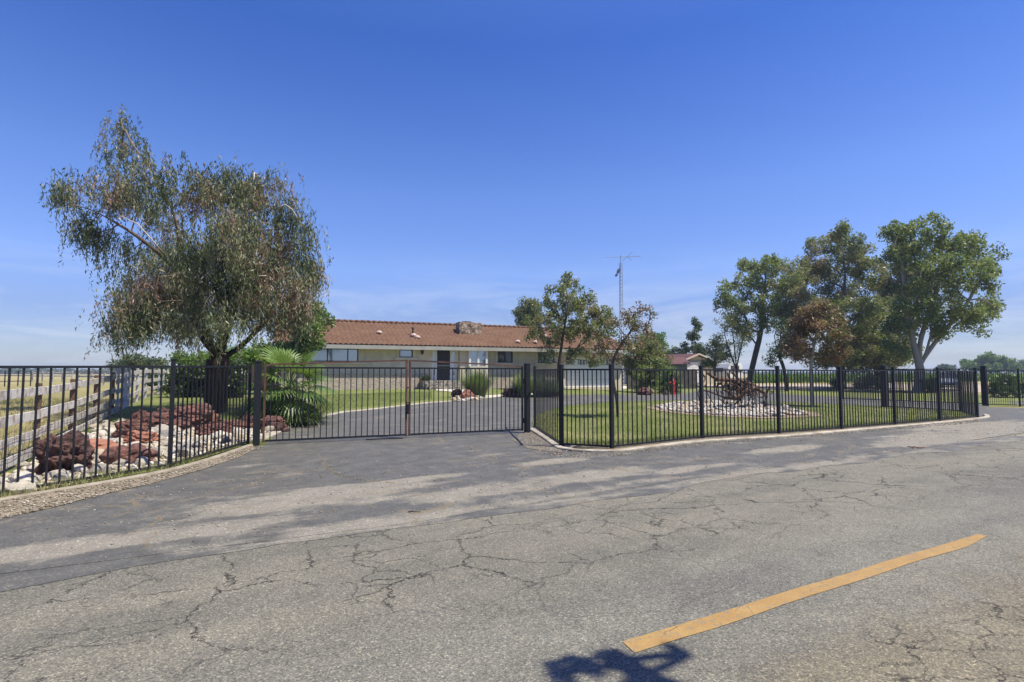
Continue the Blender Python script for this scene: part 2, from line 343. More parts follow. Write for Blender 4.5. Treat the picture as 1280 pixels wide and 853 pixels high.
def apron_material():
    m, nt, p, co = newmat('sealed_asphalt')
    rc = mapped(nt, co, rot=-R(29.5))
    n1 = tex_noise(nt, mapped(nt, rc, (0.5, 1.5, 1)), 1.1, 6, 0.62, 0.3)
    n2 = tex_noise(nt, rc, 3.0, 6, 0.7)
    tot = None
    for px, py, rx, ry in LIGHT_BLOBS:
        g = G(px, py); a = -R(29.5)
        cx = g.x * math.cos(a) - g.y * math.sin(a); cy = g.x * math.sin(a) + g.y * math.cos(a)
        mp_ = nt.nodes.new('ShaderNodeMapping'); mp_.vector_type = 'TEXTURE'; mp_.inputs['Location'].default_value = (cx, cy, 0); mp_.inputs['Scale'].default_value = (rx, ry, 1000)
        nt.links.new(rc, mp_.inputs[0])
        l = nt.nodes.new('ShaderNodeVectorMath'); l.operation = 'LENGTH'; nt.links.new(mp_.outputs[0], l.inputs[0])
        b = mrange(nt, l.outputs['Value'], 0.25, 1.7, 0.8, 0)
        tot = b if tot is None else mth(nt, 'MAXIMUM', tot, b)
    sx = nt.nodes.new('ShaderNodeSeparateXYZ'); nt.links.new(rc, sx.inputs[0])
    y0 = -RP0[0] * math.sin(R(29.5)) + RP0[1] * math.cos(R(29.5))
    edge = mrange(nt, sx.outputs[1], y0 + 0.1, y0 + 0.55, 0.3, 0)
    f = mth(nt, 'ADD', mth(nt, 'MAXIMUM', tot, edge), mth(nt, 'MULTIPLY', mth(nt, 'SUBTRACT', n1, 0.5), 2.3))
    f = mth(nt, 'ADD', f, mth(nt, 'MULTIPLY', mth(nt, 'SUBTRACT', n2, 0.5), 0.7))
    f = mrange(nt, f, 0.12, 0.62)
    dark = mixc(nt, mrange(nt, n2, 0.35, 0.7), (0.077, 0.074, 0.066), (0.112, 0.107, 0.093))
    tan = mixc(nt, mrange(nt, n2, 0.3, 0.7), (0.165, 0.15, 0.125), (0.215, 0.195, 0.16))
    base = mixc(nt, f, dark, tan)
    v = nt.nodes.new('ShaderNodeTexVoronoi'); v.inputs['Scale'].default_value = 85; nt.links.new(co, v.inputs['Vector'])
    sv = nt.nodes.new('ShaderNodeSeparateColor'); nt.links.new(v.outputs['Color'], sv.inputs[0])
    base = mixc(nt, 0.8, base, ramp(nt, sv.outputs[0], [(0, (0.72, 0.72, 0.72)), (0.6, (1, 1, 1)), (0.93, (1.15, 1.12, 1.08)), (0.985, (2.1, 2.0, 1.85))]), 'MULTIPLY')
    # tan grit in patches
    gr = nt.nodes.new('ShaderNodeTexVoronoi'); gr.inputs['Scale'].default_value = 38; nt.links.new(co, gr.inputs['Vector'])
    sg = nt.nodes.new('ShaderNodeSeparateColor'); nt.links.new(gr.outputs['Color'], sg.inputs[0])
    gm = mth(nt, 'MULTIPLY', mth(nt, 'GREATER_THAN', sg.outputs[1], 0.62), mrange(nt, tex_noise(nt, mapped(nt, rc, (0.7, 1.7, 1), loc=(3, 3, 0)), 1.3, 5, 0.6), 0.56, 0.66))
    base = mixc(nt, mth(nt, 'MULTIPLY', gm, 0.75), base, (0.2, 0.165, 0.115))
    wob = nt.nodes.new('ShaderNodeTexNoise'); wob.inputs['Scale'].default_value = 2.5; wob.inputs['Detail'].default_value = 8; nt.links.new(co, wob.inputs['Vector'])
    wv = nt.nodes.new('ShaderNodeVectorMath'); wv.operation = 'MULTIPLY_ADD'; wv.inputs[1].default_value = (0.5, 0.5, 0); nt.links.new(wob.outputs['Color'], wv.inputs[0]); nt.links.new(rc, wv.inputs[2])
    c = nt.nodes.new('ShaderNodeTexVoronoi'); c.feature = 'DISTANCE_TO_EDGE'; c.inputs['Scale'].default_value = 0.42; nt.links.new(wv.outputs[0], c.inputs['Vector'])
    ck = mth(nt, 'MULTIPLY', mrange(nt, c.outputs[0], 0.003, 0.009, 1, 0), mrange(nt, n1, 0.45, 0.52))
    base = mixc(nt, mth(nt, 'MULTIPLY', ck, 0.75), base, (0.16, 0.125, 0.075))
    nt.links.new(base, p.inputs['Base Color'])
    nt.links.new(mrange(nt, f, 0, 1, 0.6, 0.85), p.inputs['Roughness']); p.inputs['Specular IOR Level'].default_value = 0.35
    bump(nt, p, mth(nt, 'ADD', sv.outputs[0], mth(nt, 'MULTIPLY', gm, 2.0)), 0.5, 0.004); return m
def lawn_material(name, g1, g2, dry, dryness=0.5, sc=1.0):
    m, nt, p, co = newmat(name)
    a = tex_noise(nt, co, 0.45 * sc, 5, 0.6); b = tex_noise(nt, co, 14, 4, 0.7); c = tex_noise(nt, co, 70, 3, 0.7)
    base = mixc(nt, mrange(nt, b, 0.35, 0.65), g1, g2)
    base = mixc(nt, mth(nt, 'MULTIPLY', mrange(nt, mth(nt, 'ADD', a, mth(nt, 'MULTIPLY', b, 0.25)), 0.52, 0.8), dryness), base, dry)
    base = mixc(nt, 0.7, base, ramp(nt, c, [(0.3, (0.45, 0.5, 0.4)), (0.55, (1.0, 1.0, 1.0)), (0.75, (1.5, 1.4, 1.3))]), 'MULTIPLY')
    nt.links.new(base, p.inputs['Base Color']); p.inputs['Roughness'].default_value = 0.9; p.inputs['Specular IOR Level'].default_value = 0.15
    bump(nt, p, mth(nt, 'ADD', mth(nt, 'MULTIPLY', b, 0.6), c), 0.9, 0.03); return m
def dirt_material(name, c1, c2, grit=45):
    m, nt, p, co = newmat(name)
    a = tex_noise(nt, co, 1.6, 6, 0.65)
    v = nt.nodes.new('ShaderNodeTexVoronoi'); v.inputs['Scale'].default_value = grit; nt.links.new(co, v.inputs['Vector'])
    sv = nt.nodes.new('ShaderNodeSeparateColor'); nt.links.new(v.outputs['Color'], sv.inputs[0])
    base = mixc(nt, mrange(nt, a, 0.3, 0.7), c1, c2)
    base = mixc(nt, 0.85, base, ramp(nt, sv.outputs[0], [(0, (0.45, 0.42, 0.4)), (0.5, (1, 1, 1)), (1, (1.6, 1.55, 1.5))]), 'MULTIPLY')
    nt.links.new(base, p.inputs['Base Color']); p.inputs['Roughness'].default_value = 0.95; p.inputs['Specular IOR Level'].default_value = 0.15
    bump(nt, p, mth(nt, 'ADD', sv.outputs[0], mth(nt, 'MULTIPLY', a, 4)), 0.8, 0.012); return m
M = {}
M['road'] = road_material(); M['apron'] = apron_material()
M['lawn'] = lawn_material('lawn_grass', (0.12, 0.15, 0.038), (0.18, 0.205, 0.06), (0.31, 0.28, 0.13), 0.85)
M['yard'] = lawn_material('yard_grass', (0.12, 0.15, 0.04), (0.17, 0.195, 0.06), (0.26, 0.24, 0.10), 0.5)
M['pasture'] = lawn_material('dry_pasture', (0.21, 0.19, 0.07), (0.30, 0.25, 0.12), (0.38, 0.31, 0.17), 0.9, 0.12)
M['dirt'] = dirt_material('tan_dirt', (0.15, 0.125, 0.09), (0.24, 0.2, 0.15), 75)
M['track'] = dirt_material('pale_track', (0.3, 0.25, 0.19), (0.4, 0.34, 0.27), 8)
M['concrete'] = simple('kerb_concrete', (0.40, 0.36, 0.29), (0.22, 0.185, 0.14), 4, 0.9, bmp=0.3, bscale=40)
def paint_material():
    m, nt, p, co = newmat('worn_yellow_paint')
    n = tex_noise(nt, co, 26, 6, 0.75); n2 = tex_noise(nt, co, 4, 5, 0.7); n3 = tex_noise(nt, co, 140, 2)
    base = mixc(nt, mrange(nt, n2, 0.35, 0.65), (0.285, 0.165, 0.048), (0.325, 0.2, 0.065))
    base = mixc(nt, 0.6, base, ramp(nt, n3, [(0.3, (0.6, 0.6, 0.6)), (0.6, (1.05, 1.05, 1.05)), (0.8, (1.5, 1.5, 1.5))]), 'MULTIPLY')
    wob = nt.nodes.new('ShaderNodeTexNoise'); wob.inputs['Scale'].default_value = 5; wob.inputs['Detail'].default_value = 6; nt.links.new(co, wob.inputs['Vector'])
    wv = nt.nodes.new('ShaderNodeVectorMath'); wv.operation = 'MULTIPLY_ADD'; wv.inputs[1].default_value = (0.25, 0.25, 0); nt.links.new(wob.outputs['Color'], wv.inputs[0]); nt.links.new(co, wv.inputs[2])
    c = nt.nodes.new('ShaderNodeTexVoronoi'); c.feature = 'DISTANCE_TO_EDGE'; c.inputs['Scale'].default_value = 3.1; nt.links.new(wv.outputs[0], c.inputs['Vector'])
    ck = mth(nt, 'MULTIPLY', mrange(nt, c.outputs[0], 0.004, 0.014, 1, 0), mrange(nt, n2, 0.45, 0.55))
    base = mixc(nt, mth(nt, 'MULTIPLY', ck, 0.8), base, (0.1, 0.07, 0.04))
    base = mixc(nt, mrange(nt, n, 0.53, 0.63, 0, 0.8), base, (0.15, 0.14, 0.115))
    nt.links.new(base, p.inputs['Base Color']); p.inputs['Roughness'].default_value = 0.75
    bump(nt, p, n3, 0.6, 0.003); return m

# ---------------------------------------------------------------- ground, roads, lawns
def axis(lo, hi, fine_lo, fine_hi, step):
    a = list(np.arange(fine_lo, fine_hi + 1e-6, step)); x = fine_lo; s = step
    left = []
    while x > lo: s *= 1.35; x -= s; left.append(max(x, lo))
    x = fine_hi; s = step; right = []
    while x < hi: s *= 1.35; x += s; right.append(min(x, hi))
    return left[::-1] + a + right
gx = axis(-4000, 4000, -60, 70, 1.0); gy = axis(-300, 5000, -10, 90, 1.0)
gv = [(x, y, tz(x, y)) for y in gy for x in gx]; nx = len(gx)
gf = [(j * nx + i, j * nx + i + 1, (j + 1) * nx + i + 1, (j + 1) * nx + i) for j in range(len(gy) - 1) for i in range(nx - 1)]
kind(mesh_obj('ground', gv, gf, M['pasture']), 'structure')

rp = roadpt
sheet('road', [rp(-300, 0), rp(-40, 0.0), rp(-12, 0.02), rp(40, 0), rp(300, 0), rp(300, -7.2), rp(-300, -7.2)], 0.0045, M['road'], 1.0)
sheet('road_shoulder', [rp(-300, -7.1), rp(300, -7.1), rp(300, -9.5), rp(-300, -9.5)], 0.002, M['dirt'], 1.0)

Gp = lambda px, py: (G(px, py).x, G(px, py).y)
# fence corner points (bases of the posts)
FL = [(-6.9, 4.15), Gp(0, 620.5), Gp(212, 587), Gp(310, 556.5)]
FL[1] = (-5.98, 6.25)
GPL, GPR = Gp(320, 557.5), Gp(659, 541.5)
WR = [Gp(668.5, 536), Gp(702, 559.4), Gp(765, 563), Gp(878, 550), Gp(974, 544), Gp(1052, 538), Gp(1119, 532.5), Gp(1175, 527.7), Gp(1222, 523)]
GP2L, GP2R = Gp(1106.5, 510), Gp(1232, 507.5)
W2 = [Gp(1201, 516)]

# yard lawn from the wooden fence to beyond the right-hand drive
WFA = Vector(Gp(-8, 595)); WFD = Vector((-0.47, 0.883)); WF = lambda t: (WFA.x + WFD.x * t, WFA.y + WFD.y * t)
YB = [FL[0], FL[1], FL[2], FL[3], GPL, GPR, WR[1], WR[2], WR[5], WR[8], Gp(1232, 508), Gp(1300, 508.5), rp(40, 6.3), rp(70, 6.3), rp(70, 13), Gp(1300, 496.5), Gp(1150, 489.5), Gp(1000, 487), Gp(945, 487), Gp(905, 484), Gp(870, 484), (18, 60), (-30, 60), WF(30), WF(14), WF(5), WF(0), WF(-4)]
sheet('yard_lawn', YB, 0.004, M['yard'], 0.7)
def drive_strip():
    up = [Gp(*q) for q in ((345, 541.5), (367.5, 532), (420, 517.5), (464, 512.5), (528, 505), (559, 502.5), (600, 499), (640, 495), (680, 493.7), (765, 493.7), (830, 493), (862, 492), (872, 487.5), (905, 487), (935, 489), (965, 491.5), (1000, 494.3), (1080, 497.5), (1130, 500.5), (1190, 503.5), (1226, 506))]
    lo = [Gp(*q) for q in ((1222, 521), (1200, 515.5), (1130, 511), (1060, 507), (1000, 504.5), (900, 501.5), (840, 501.5), (780, 503), (740, 505.5), (704.5, 509.5), (671.6, 520), (666, 530))]
    return up, lo
UP, LO = drive_strip()
ap = [rp(-60, 0), rp(-8, 0), rp(-4, 0.05), rp(-1, -0.1), rp(3, 0.1), rp(8, 0.1), rp(14, 0.2), rp(60, 0.2), rp(60, 6.0), rp(32, 6.2), Gp(1300, 511), Gp(1240, 509.5)]
ap += [UP[-1]] + UP[-2::-1]
ap2 = ap + [(GPL[0] + 0.2, GPL[1] - 0.1), Gp(310, 559), Gp(212, 594), (-4.9, 6.2), (-6.3, 4.6), (-8, 3.4), (-30, -9)]
# one asphalt sheet: apron + loop drive; the island lawn lies on it
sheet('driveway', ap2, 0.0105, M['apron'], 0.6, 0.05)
# dusty, irregular margin of the sealed asphalt over the road edge
def margin(seed, a0, a1, dz, w0, mat, name):
    r = random.Random(seed); top = []; bot = []
    a = a0
    while a < a1:
        n = mnoise.noise(Vector((a * 0.35, seed, 0))) + 0.5 * mnoise.noise(Vector((a * 1.1, seed, 4)))
        top.append(rp(a, 0.15)); bot.append(rp(a, -w0 * (0.55 + 0.9 * n) - 0.02)); a += 0.25
    return sheet(name, top + bot[::-1], dz, mat, 1.0, 0.06)
margin(3, -12, 32, 0.0078, 0.42, M['apron'], 'driveway_edge')

isl = WR[1:] + LO
icx = sum(p[0] for p in isl) / len(isl); icy = sum(p[1] for p in isl) / len(isl)
isl2 = [WR[0]] + WR[1:] + [Gp(1225, 521.5)] + LO
isl2 = [(p.x, p.y) for p in smoothline(isl2 + [isl2[0]], 0.5)][:-1]
sheet('island_lawn', isl2, 0.03, M['lawn'], 0.6, 0.03)

# strip of tan dirt along the left kerb
sheet('dirt_strip', [(-8.2, 3.2), (-6.6, 3.9), (-5.75, 6.1), Gp(213, 590), Gp(316, 558.8), Gp(322, 562), Gp(295, 573), Gp(250, 589), Gp(190, 606), Gp(110, 624), Gp(60, 637), Gp(0, 650), Gp(-60, 668), (-8.5, 2.6)], 0.017, M['dirt'], 0.5, 0.07)
sheet('dirt_strip', [Gp(664, 541), Gp(700, 561.5), Gp(702, 567), Gp(660, 562), Gp(640, 551), Gp(650, 543)], 0.017, dirt_material('grit', (0.11, 0.1, 0.09), (0.17, 0.15, 0.12)), 0.5, 0.05)
sheet('dirt_strip', [Gp(702, 561), Gp(765, 564.5), Gp(878, 551.5), Gp(974, 545.5), Gp(1052, 539.5), Gp(1222, 524.2), Gp(1222, 521.5), Gp(1052, 535.8), Gp(974, 541.5), Gp(878, 546.7), Gp(765, 558), Gp(704, 555)], 0.034, M['dirt'], 0.5, 0.04)
# pale farm track and dirt beyond the yard
sheet('farm_track', [Gp(1500, 497.5), Gp(1150, 489.2), Gp(1000, 486.7), Gp(945, 486.7), Gp(900, 483.8), Gp(870, 483.8), (16, 64), (60, 62), (150, 85), (150, 60)], 0.02, M['track'], 2.0, 0.12)

kc = M['concrete']
kerb('kerb', [(-6.6, 3.9), (-5.8, 6.1), Gp(212, 590), Gp(313, 558.3)], 0.10, 0.045, simple('dirty_concrete', (0.30, 0.26, 0.205), (0.2, 0.165, 0.12), 5, 0.95, bmp=0.4, bscale=40))
kerb('kerb', [Gp(324, 551), Gp(345, 541.5), Gp(367.5, 532), Gp(420, 517.5), Gp(464, 512.5), Gp(528, 505), Gp(559, 502.5), Gp(572, 501.5)], 0.2, 0.04, kc)
kerb('kerb', [Gp(664, 537.5), Gp(682, 549), Gp(700, 561.7), Gp(717, 564.6), Gp(766, 566), Gp(800, 562), Gp(878, 553.3), Gp(974, 547), Gp(1052, 540.5), Gp(1119, 534.5), Gp(1175, 529.5), Gp(1222, 524.6), Gp(1234, 522.3), Gp(1232, 519.5)], 0.14, 0.05, kc)
kerb('kerb', [Gp(670, 537.5), Gp(688, 549), Gp(703, 558), Gp(716, 561.5)], 0.1, 0.05, kc)
# the garden path and the strip before the garage
sheet('garden_path', [Gp(575, 502.5), Gp(600, 499.5), Gp(640, 495.5), Gp(668, 494.3), Gp(668, 492.2), Gp(636, 493.3), Gp(600, 496), Gp(570, 491), Gp(545, 488.8), Gp(545, 487), Gp(585, 488), Gp(604, 493), Gp(590, 498), Gp(566, 501.5)], 0.03, simple('path_concrete', (0.5, 0.46, 0.38), (0.42, 0.38, 0.31), 2, 0.9), 0.8, 0.0)
sheet('garage_forecourt', [Gp(700, 484.2), Gp(700, 487.2), Gp(740, 486.4), Gp(800, 486), Gp(806, 482.5), Gp(770, 481.5)], 0.02, simple('forecourt_concrete', (0.5, 0.47, 0.4), (0.4, 0.37, 0.3), 2, 0.9), 0.8)

# centre line dash
A, B, C_, D = Gp(778, 804.5), Gp(1222, 669), Gp(1235, 671), Gp(795, 818.5)
dash = [A, B, C_, Gp(1209, 684), D]
sheet('centre_line_dash', dash, 0.0082, paint_material(), 0.5, 0.02)

# ---------------------------------------------------------------- trees
def smooth3(pts):
    P = [Vector(p) for p in pts]; out = []
    if len(P) < 3: return P
    for i in range(len(P) - 1):
        a = P[max(i - 1, 0)]; b = P[i]; c = P[i + 1]; d = P[min(i + 2, len(P) - 1)]
        for j in range(4):
            t = j / 4; out.append(0.5 * ((2 * b) + (c - a) * t + (2 * a - 5 * b + 4 * c - d) * t * t + (3 * b - a - 3 * c + d) * t ** 3))
    out.append(P[-1]); return out
def grow(trunks, attr, step=0.45, droop=0.0, seed=1, base_pen=0.35):
    """trunks: list of polylines (first point of each later one lies on the first); attr: crown points. returns nodes, parent, is_leaf"""
    r = np.random.default_rng(seed)
    pos = []; par = []; plen = []
    for pl in trunks:
        pl = [Vector(p) for p in pl]; prev = -1
        if pos:
            d = [(Vector(q) - pl[0]).length for q in pos]; prev = int(np.argmin(d)); start = 1
        else: start = 0
        for i in range(start, len(pl)):
            if prev < 0: pos.append(tuple(pl[i])); par.append(-1); plen.append(0.0); prev = 0; continue
            a = Vector(pos[prev]); b = pl[i]; k = max(1, int((b - a).length / step))
            for j in range(1, k + 1):
                q = a.lerp(b, j / k) + Vector(r.normal(0, 0.025, 3).tolist()) * (j < k)
                pos.append(tuple(q)); par.append(prev); plen.append(plen[prev] + (b - a).length / k); prev = len(pos) - 1
    nt_ = len(pos)
    P = np.array(pos); PL = np.array(plen)
    A = np.array(attr); d0 = np.min(np.linalg.norm(A[:, None] - P[None, :, :], axis=2), axis=1)
    order = np.argsort(d0); tips = []
    trunk_ok = PL > 0.25 * PL.max()
    if not trunk_ok.any(): trunk_ok[:] = True
    for ai in order:
        a = A[ai]; dd = np.linalg.norm(P - a, axis=1); cost = dd + base_pen * PL
        ok = np.ones(len(P), bool); ok[:nt_] = trunk_ok[:nt_]
        up = (P[:, 2] > a[2] + 0.5 + droop); cost = cost + up * 0.6 + (~ok) * 50
        n = int(np.argmin(cost)); s = P[n]; L = dd[n]; k = max(1, int(L / step)); prev = n
        perp = r.normal(0, 1, 3); perp /= np.linalg.norm(perp); newp = []; newl = []
        for j in range(1, k + 1):
            t = j / k; q = s + (a - s) * t + perp * math.sin(math.pi * t) * L * 0.10 + np.array([0, 0, 1]) * math.sin(math.pi * t) * L * (0.10 + 0.15 * droop)
            q = q + r.normal(0, 0.02, 3)
            newp.append(q); par.append(prev); newl.append(PL[n] + L * t); prev = len(P) + len(newp) - 1
        P = np.vstack([P, newp]); PL = np.concatenate([PL, newl]); tips.append(prev)
    return P, np.array(par), tips
def radii(P, par, tips, rbase, rtip=0.006, p=1.75):
    n = len(P); acc = np.zeros(n); has = np.zeros(n, bool)
    for i in range(n - 1, -1, -1):
        if acc[i] == 0: acc[i] = 1.0
        if par[i] >= 0: acc[par[i]] += acc[i] if not (par[i] >= 0 and False) else 0
    rr = acc ** (1 / p); rr = rr / rr[0]
    return rtip + (rbase - rtip) * rr
def branches_mesh(P, par, rr, minr=0.0, flare=1.35):
    m = MB(); kids = {}
    for i, p in enumerate(par): kids.setdefault(int(p), []).append(i)
    done = set()
    starts = list(kids.get(-1, []))
    stack = [(-1, s) for s in starts]
    while stack:
        pa, s = stack.pop()
        ch = [pa] if pa >= 0 else []
        cur = s
        while True:
            ch.append(cur); ks = kids.get(cur, [])
            if not ks: break
            ks = sorted(ks, key=lambda q: -rr[q]); nxt = ks[0]
            for o_ in ks[1:]: stack.append((cur, o_))
            cur = nxt
        if len(ch) < 2: continue
        rad = [float(rr[q]) for q in ch]
        if pa >= 0: rad[0] = min(rad[0], rad[1] * 1.15)
        elif len(rad) > 1: rad[0] *= flare
        if max(rad) < minr: continue
        nn = 10 if max(rad) > 0.12 else (6 if max(rad) > 0.03 else 4)
        b = len(m.v); m.tube([P[q] for q in ch], rad, nn, cap=False)
        for i in range(len(ch)):
            t = max(0.0, min(1.0, 1 - (rad[i] - 0.012) / 0.07))
            for j in range(nn): m.t[b + i * nn + j] = 0.02 + 0.96 * t
    return m
def leaf_quads(c, d, nrm, L, W, tone):
    """diamond leaves: c centres (n,3), d direction, nrm approx normal"""
    d = d / np.maximum(np.linalg.norm(d, axis=1, keepdims=True), 1e-6)
    s = np.cross(d, nrm); s /= np.maximum(np.linalg.norm(s, axis=1, keepdims=True), 1e-6)
    L = L[:, None]; W = W[:, None]
    a = c - d * L * 0.5; b = c + s * W * 0.5 - d * L * 0.08; t = c + d * L * 0.5; e = c - s * W * 0.5 - d * L * 0.08
    V = np.stack([a, b, t, e], axis=1).reshape(-1, 3)
    F = np.arange(len(c) * 4).reshape(-1, 4)
    return V, F, np.repeat(tone, 4)
def leaves_cluster(tips, n, spread, L, W, seed, droop=0.2, tonef=None, flat=1.0, lsd=0.25):
    r = np.random.default_rng(seed); k = len(tips)
    idx = r.integers(0, k, n); g = r.normal(0, 1, (n, 3)); rad = r.random(n) ** 0.45
    g = g / np.linalg.norm(g, axis=1, keepdims=True) * rad[:, None]
    c = tips[idx] + g * np.array([spread, spread, spread * flat])
    d = r.normal(0, 1, (n, 3)); d[:, 2] -= droop * 2
    nn = r.normal(0, 1, (n, 3)); nn[:, 2] += 0.8
    tone = np.clip(r.normal(0.5, 0.2, n) + (r.random(k)[idx] - 0.5) * 0.5, 0, 1)
    if tonef is not None: tone = np.clip(tonef(c, tone, r), 0, 1)
    return leaf_quads(c, d, nn, L * (1 + lsd * r.normal(0, 1, n)), W * (1 + lsd * r.normal(0, 1, n)), tone)
def leaves_hanging(tips, n_str, leaves, drop, L, W, seed, spread=0.25, tonef=None):
    r = np.random.default_rng(seed); k = len(tips); idx = r.integers(0, k, n_str)
    s = tips[idx] + r.normal(0, spread, (n_str, 3)); ln = drop * (0.35 + 0.9 * r.random(n_str)); ang = r.random(n_str) * 6.283
    out = np.stack([np.cos(ang), np.sin(ang), np.zeros(n_str)], axis=1) * (0.32 * r.random(n_str))[:, None]
    t = np.repeat((np.arange(leaves) / leaves)[None, :], n_str, 0) + r.random((n_str, leaves)) / leaves
    c = s[:, None, :] + out[:, None, :] * np.sqrt(t)[:, :, None] * ln[:, None, None] * 1.3 + np.array([0, 0, -1.0]) * (t ** 1.35)[:, :, None] * ln[:, None, None] * 0.9
    c = c.reshape(-1, 3); n = len(c); c = c + r.normal(0, 0.035, c.shape)
    d = r.normal(0, 0.45, (n, 3)); d[:, 2] -= 1.0; nn = r.normal(0, 1, (n, 3))
    tone = np.clip(r.normal(0.5, 0.2, n) + np.repeat((r.random(n_str) - 0.5) * 0.6, leaves), 0, 1)
    if tonef is not None: tone = np.clip(tonef(c, tone, r), 0, 1)
    return leaf_quads(c, d, nn, L * (0.7 + 0.6 * r.random(n)), W * (0.7 + 0.6 * r.random(n)), tone)
def crown_points(clumps, Y, n, seed, dscale=1.0, base=None, ydepth=None):
    """clumps: (px,py,rx,ry) as seen at depth Y -> points spread through ellipsoids of real depth"""
    r = np.random.default_rng(seed); vol = np.array([c[2] * c[3] for c in clumps], float); vol /= vol.sum()
    allx = [c[0] for c in clumps]; mid = (min(allx) + max(allx)) / 2; half = max(1.0, (max(allx) - min(allx)) / 2)
    offs = []
    for i, c in enumerate(clumps):
        q = abs(c[0] - mid) / half; wdt = (half / FPX * Y) * math.sqrt(max(0.08, 1 - q * q)) * 0.75 * dscale
        offs.append((r.random() * 2 - 1) * wdt if len(c) < 5 else c[4])
    out = []
    for i in range(n):
        k = r.choice(len(clumps), p=vol); c = clumps[k]; q = r.normal(0, 1, 3); q = q / np.linalg.norm(q) * (r.random() ** 0.4)
        YY = Y + offs[k]; w = at(c[0] + q[0] * c[2], c[1] + q[2] * c[3], YY)
        # keep the angular place but give the clump real depth
        w = w + Vector((0, 1, 0)) * float(q[1]) * (c[2] / FPX * Y) * 1.1
        out.append((w.x, w.y, w.z))
    return np.array(out)
def tree(name, label, cat, base, trunks, pts, rbase, leaf, bark, lmat, group=None, seed=1, droop=0.0, step=0.45, minr=0.0, pen=0.35, rtip=0.006, pexp=1.75):
    root = thing(name, label, cat, tuple(base), group)
    trunks = [smooth3(t) for t in trunks]
    P, par, tips = grow(trunks, pts, step, droop, seed, pen)
    rr = radii(P, par, tips, rbase, rtip, pexp)
    branches_mesh(P, par, rr, minr).build('trunk', bark, root, smooth=True)
    V, F, T = leaf(P[tips])
    mesh_obj('crown', V, F, lmat, root, tone=T)
    return root
def noise_tone(scale, amp):
    def f(c, tone, r):
        q = np.array([mnoise.noise(Vector((float(a[0]) * scale, float(a[1]) * scale, float(a[2]) * scale))) for a in c[::1]])
        return tone + q * amp
    return f

B_gum = barkmat('gum_bark', (0.035, 0.022, 0.015), (0.20, 0.155, 0.12))
B_grey = barkmat('grey_bark', (0.09, 0.075, 0.06), (0.30, 0.26, 0.21))
B_pale = barkmat('pale_bark', (0.24, 0.22, 0.19), (0.42, 0.39, 0.34))
B_dark = barkmat('dark_bark', (0.04, 0.03, 0.022), (0.16, 0.12, 0.09))
L_gum = leafmat('gum_leaves', [(0.045, 0.06, 0.028), (0.09, 0.115, 0.052), (0.15, 0.17, 0.08), (0.24, 0.23, 0.13), (0.22, 0.13, 0.10)], 0.22, 0.45)
L_olive = leafmat('olive_leaves', [(0.06, 0.08, 0.026), (0.11, 0.135, 0.045), (0.18, 0.185, 0.07), (0.21, 0.16, 0.085)], 0.4)
L_green = leafmat('green_leaves', [(0.07, 0.10, 0.024), (0.13, 0.17, 0.046), (0.19, 0.225, 0.07), (0.27, 0.28, 0.12)], 0.45)
L_bright = leafmat('bright_leaves', [(0.05, 0.10, 0.015), (0.10, 0.18, 0.03), (0.16, 0.25, 0.05)], 0.4)
L_red = leafmat('reddish_leaves', [(0.06, 0.07, 0.03), (0.14, 0.10, 0.052), (0.22, 0.105, 0.065), (0.29, 0.16, 0.105)], 0.3)
L_mix = leafmat('olive_red_leaves', [(0.08, 0.10, 0.034), (0.15, 0.175, 0.06), (0.215, 0.22, 0.09), (0.27, 0.20, 0.12)], 0.42)
L_pinky = leafmat('sparse_pinkish_leaves', [(0.07, 0.10, 0.035), (0.14, 0.12, 0.06), (0.24, 0.12, 0.09), (0.3, 0.19, 0.14)], 0.3)
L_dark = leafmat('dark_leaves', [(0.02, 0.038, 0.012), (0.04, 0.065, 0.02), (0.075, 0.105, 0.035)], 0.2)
L_hazy = leafmat('far_leaves', [(0.05, 0.07, 0.03), (0.08, 0.11, 0.04), (0.13, 0.15, 0.06)], 0.25)

# big gum tree on the left
gb = G(270, 517); Yg = gb.y
gum_cl = [(152, 160, 16, 16), (158, 195, 28, 22), (110, 200, 10, 8), (104, 228, 20, 14), (84, 248, 12, 12), (160, 245, 36, 26), (122, 295, 22, 26), (196, 225, 30, 22), (240, 235, 38, 26),
          (205, 285, 36, 36), (168, 335, 30, 32), (290, 245, 30, 24), (328, 248, 34, 24), (318, 230, 22, 8), (345, 238, 16, 8), (140, 425, 12, 12), (180, 425, 30, 8), (362, 295, 30, 38), (350, 345, 44, 40), (290, 305, 40, 44), (243, 335, 42, 40), (172, 378, 32, 34),
          (150, 400, 18, 22), (195, 395, 40, 26), (250, 392, 40, 24), (308, 385, 44, 30), (372, 375, 22, 40), (345, 408, 36, 16), (388, 330, 12, 36), (220, 415, 38, 10), (160, 415, 16, 10), (280, 408, 30, 12), (270, 350, 50, 40), (320, 330, 44, 40), (225, 370, 50, 34), (335, 380, 44, 30)]
gum_cl = [(c[0] - (4 if c[1] < 300 and c[0] < 200 else 0), c[1] - 9, c[2], c[3]) for c in gum_cl]
gpts = crown_points(gum_cl, Yg, 600, 5, 0.9)
tr0 = gb + Vector((0, 0, -0.1))
def A_(px, py, dy=0.0): return at(px, py, Yg + dy)
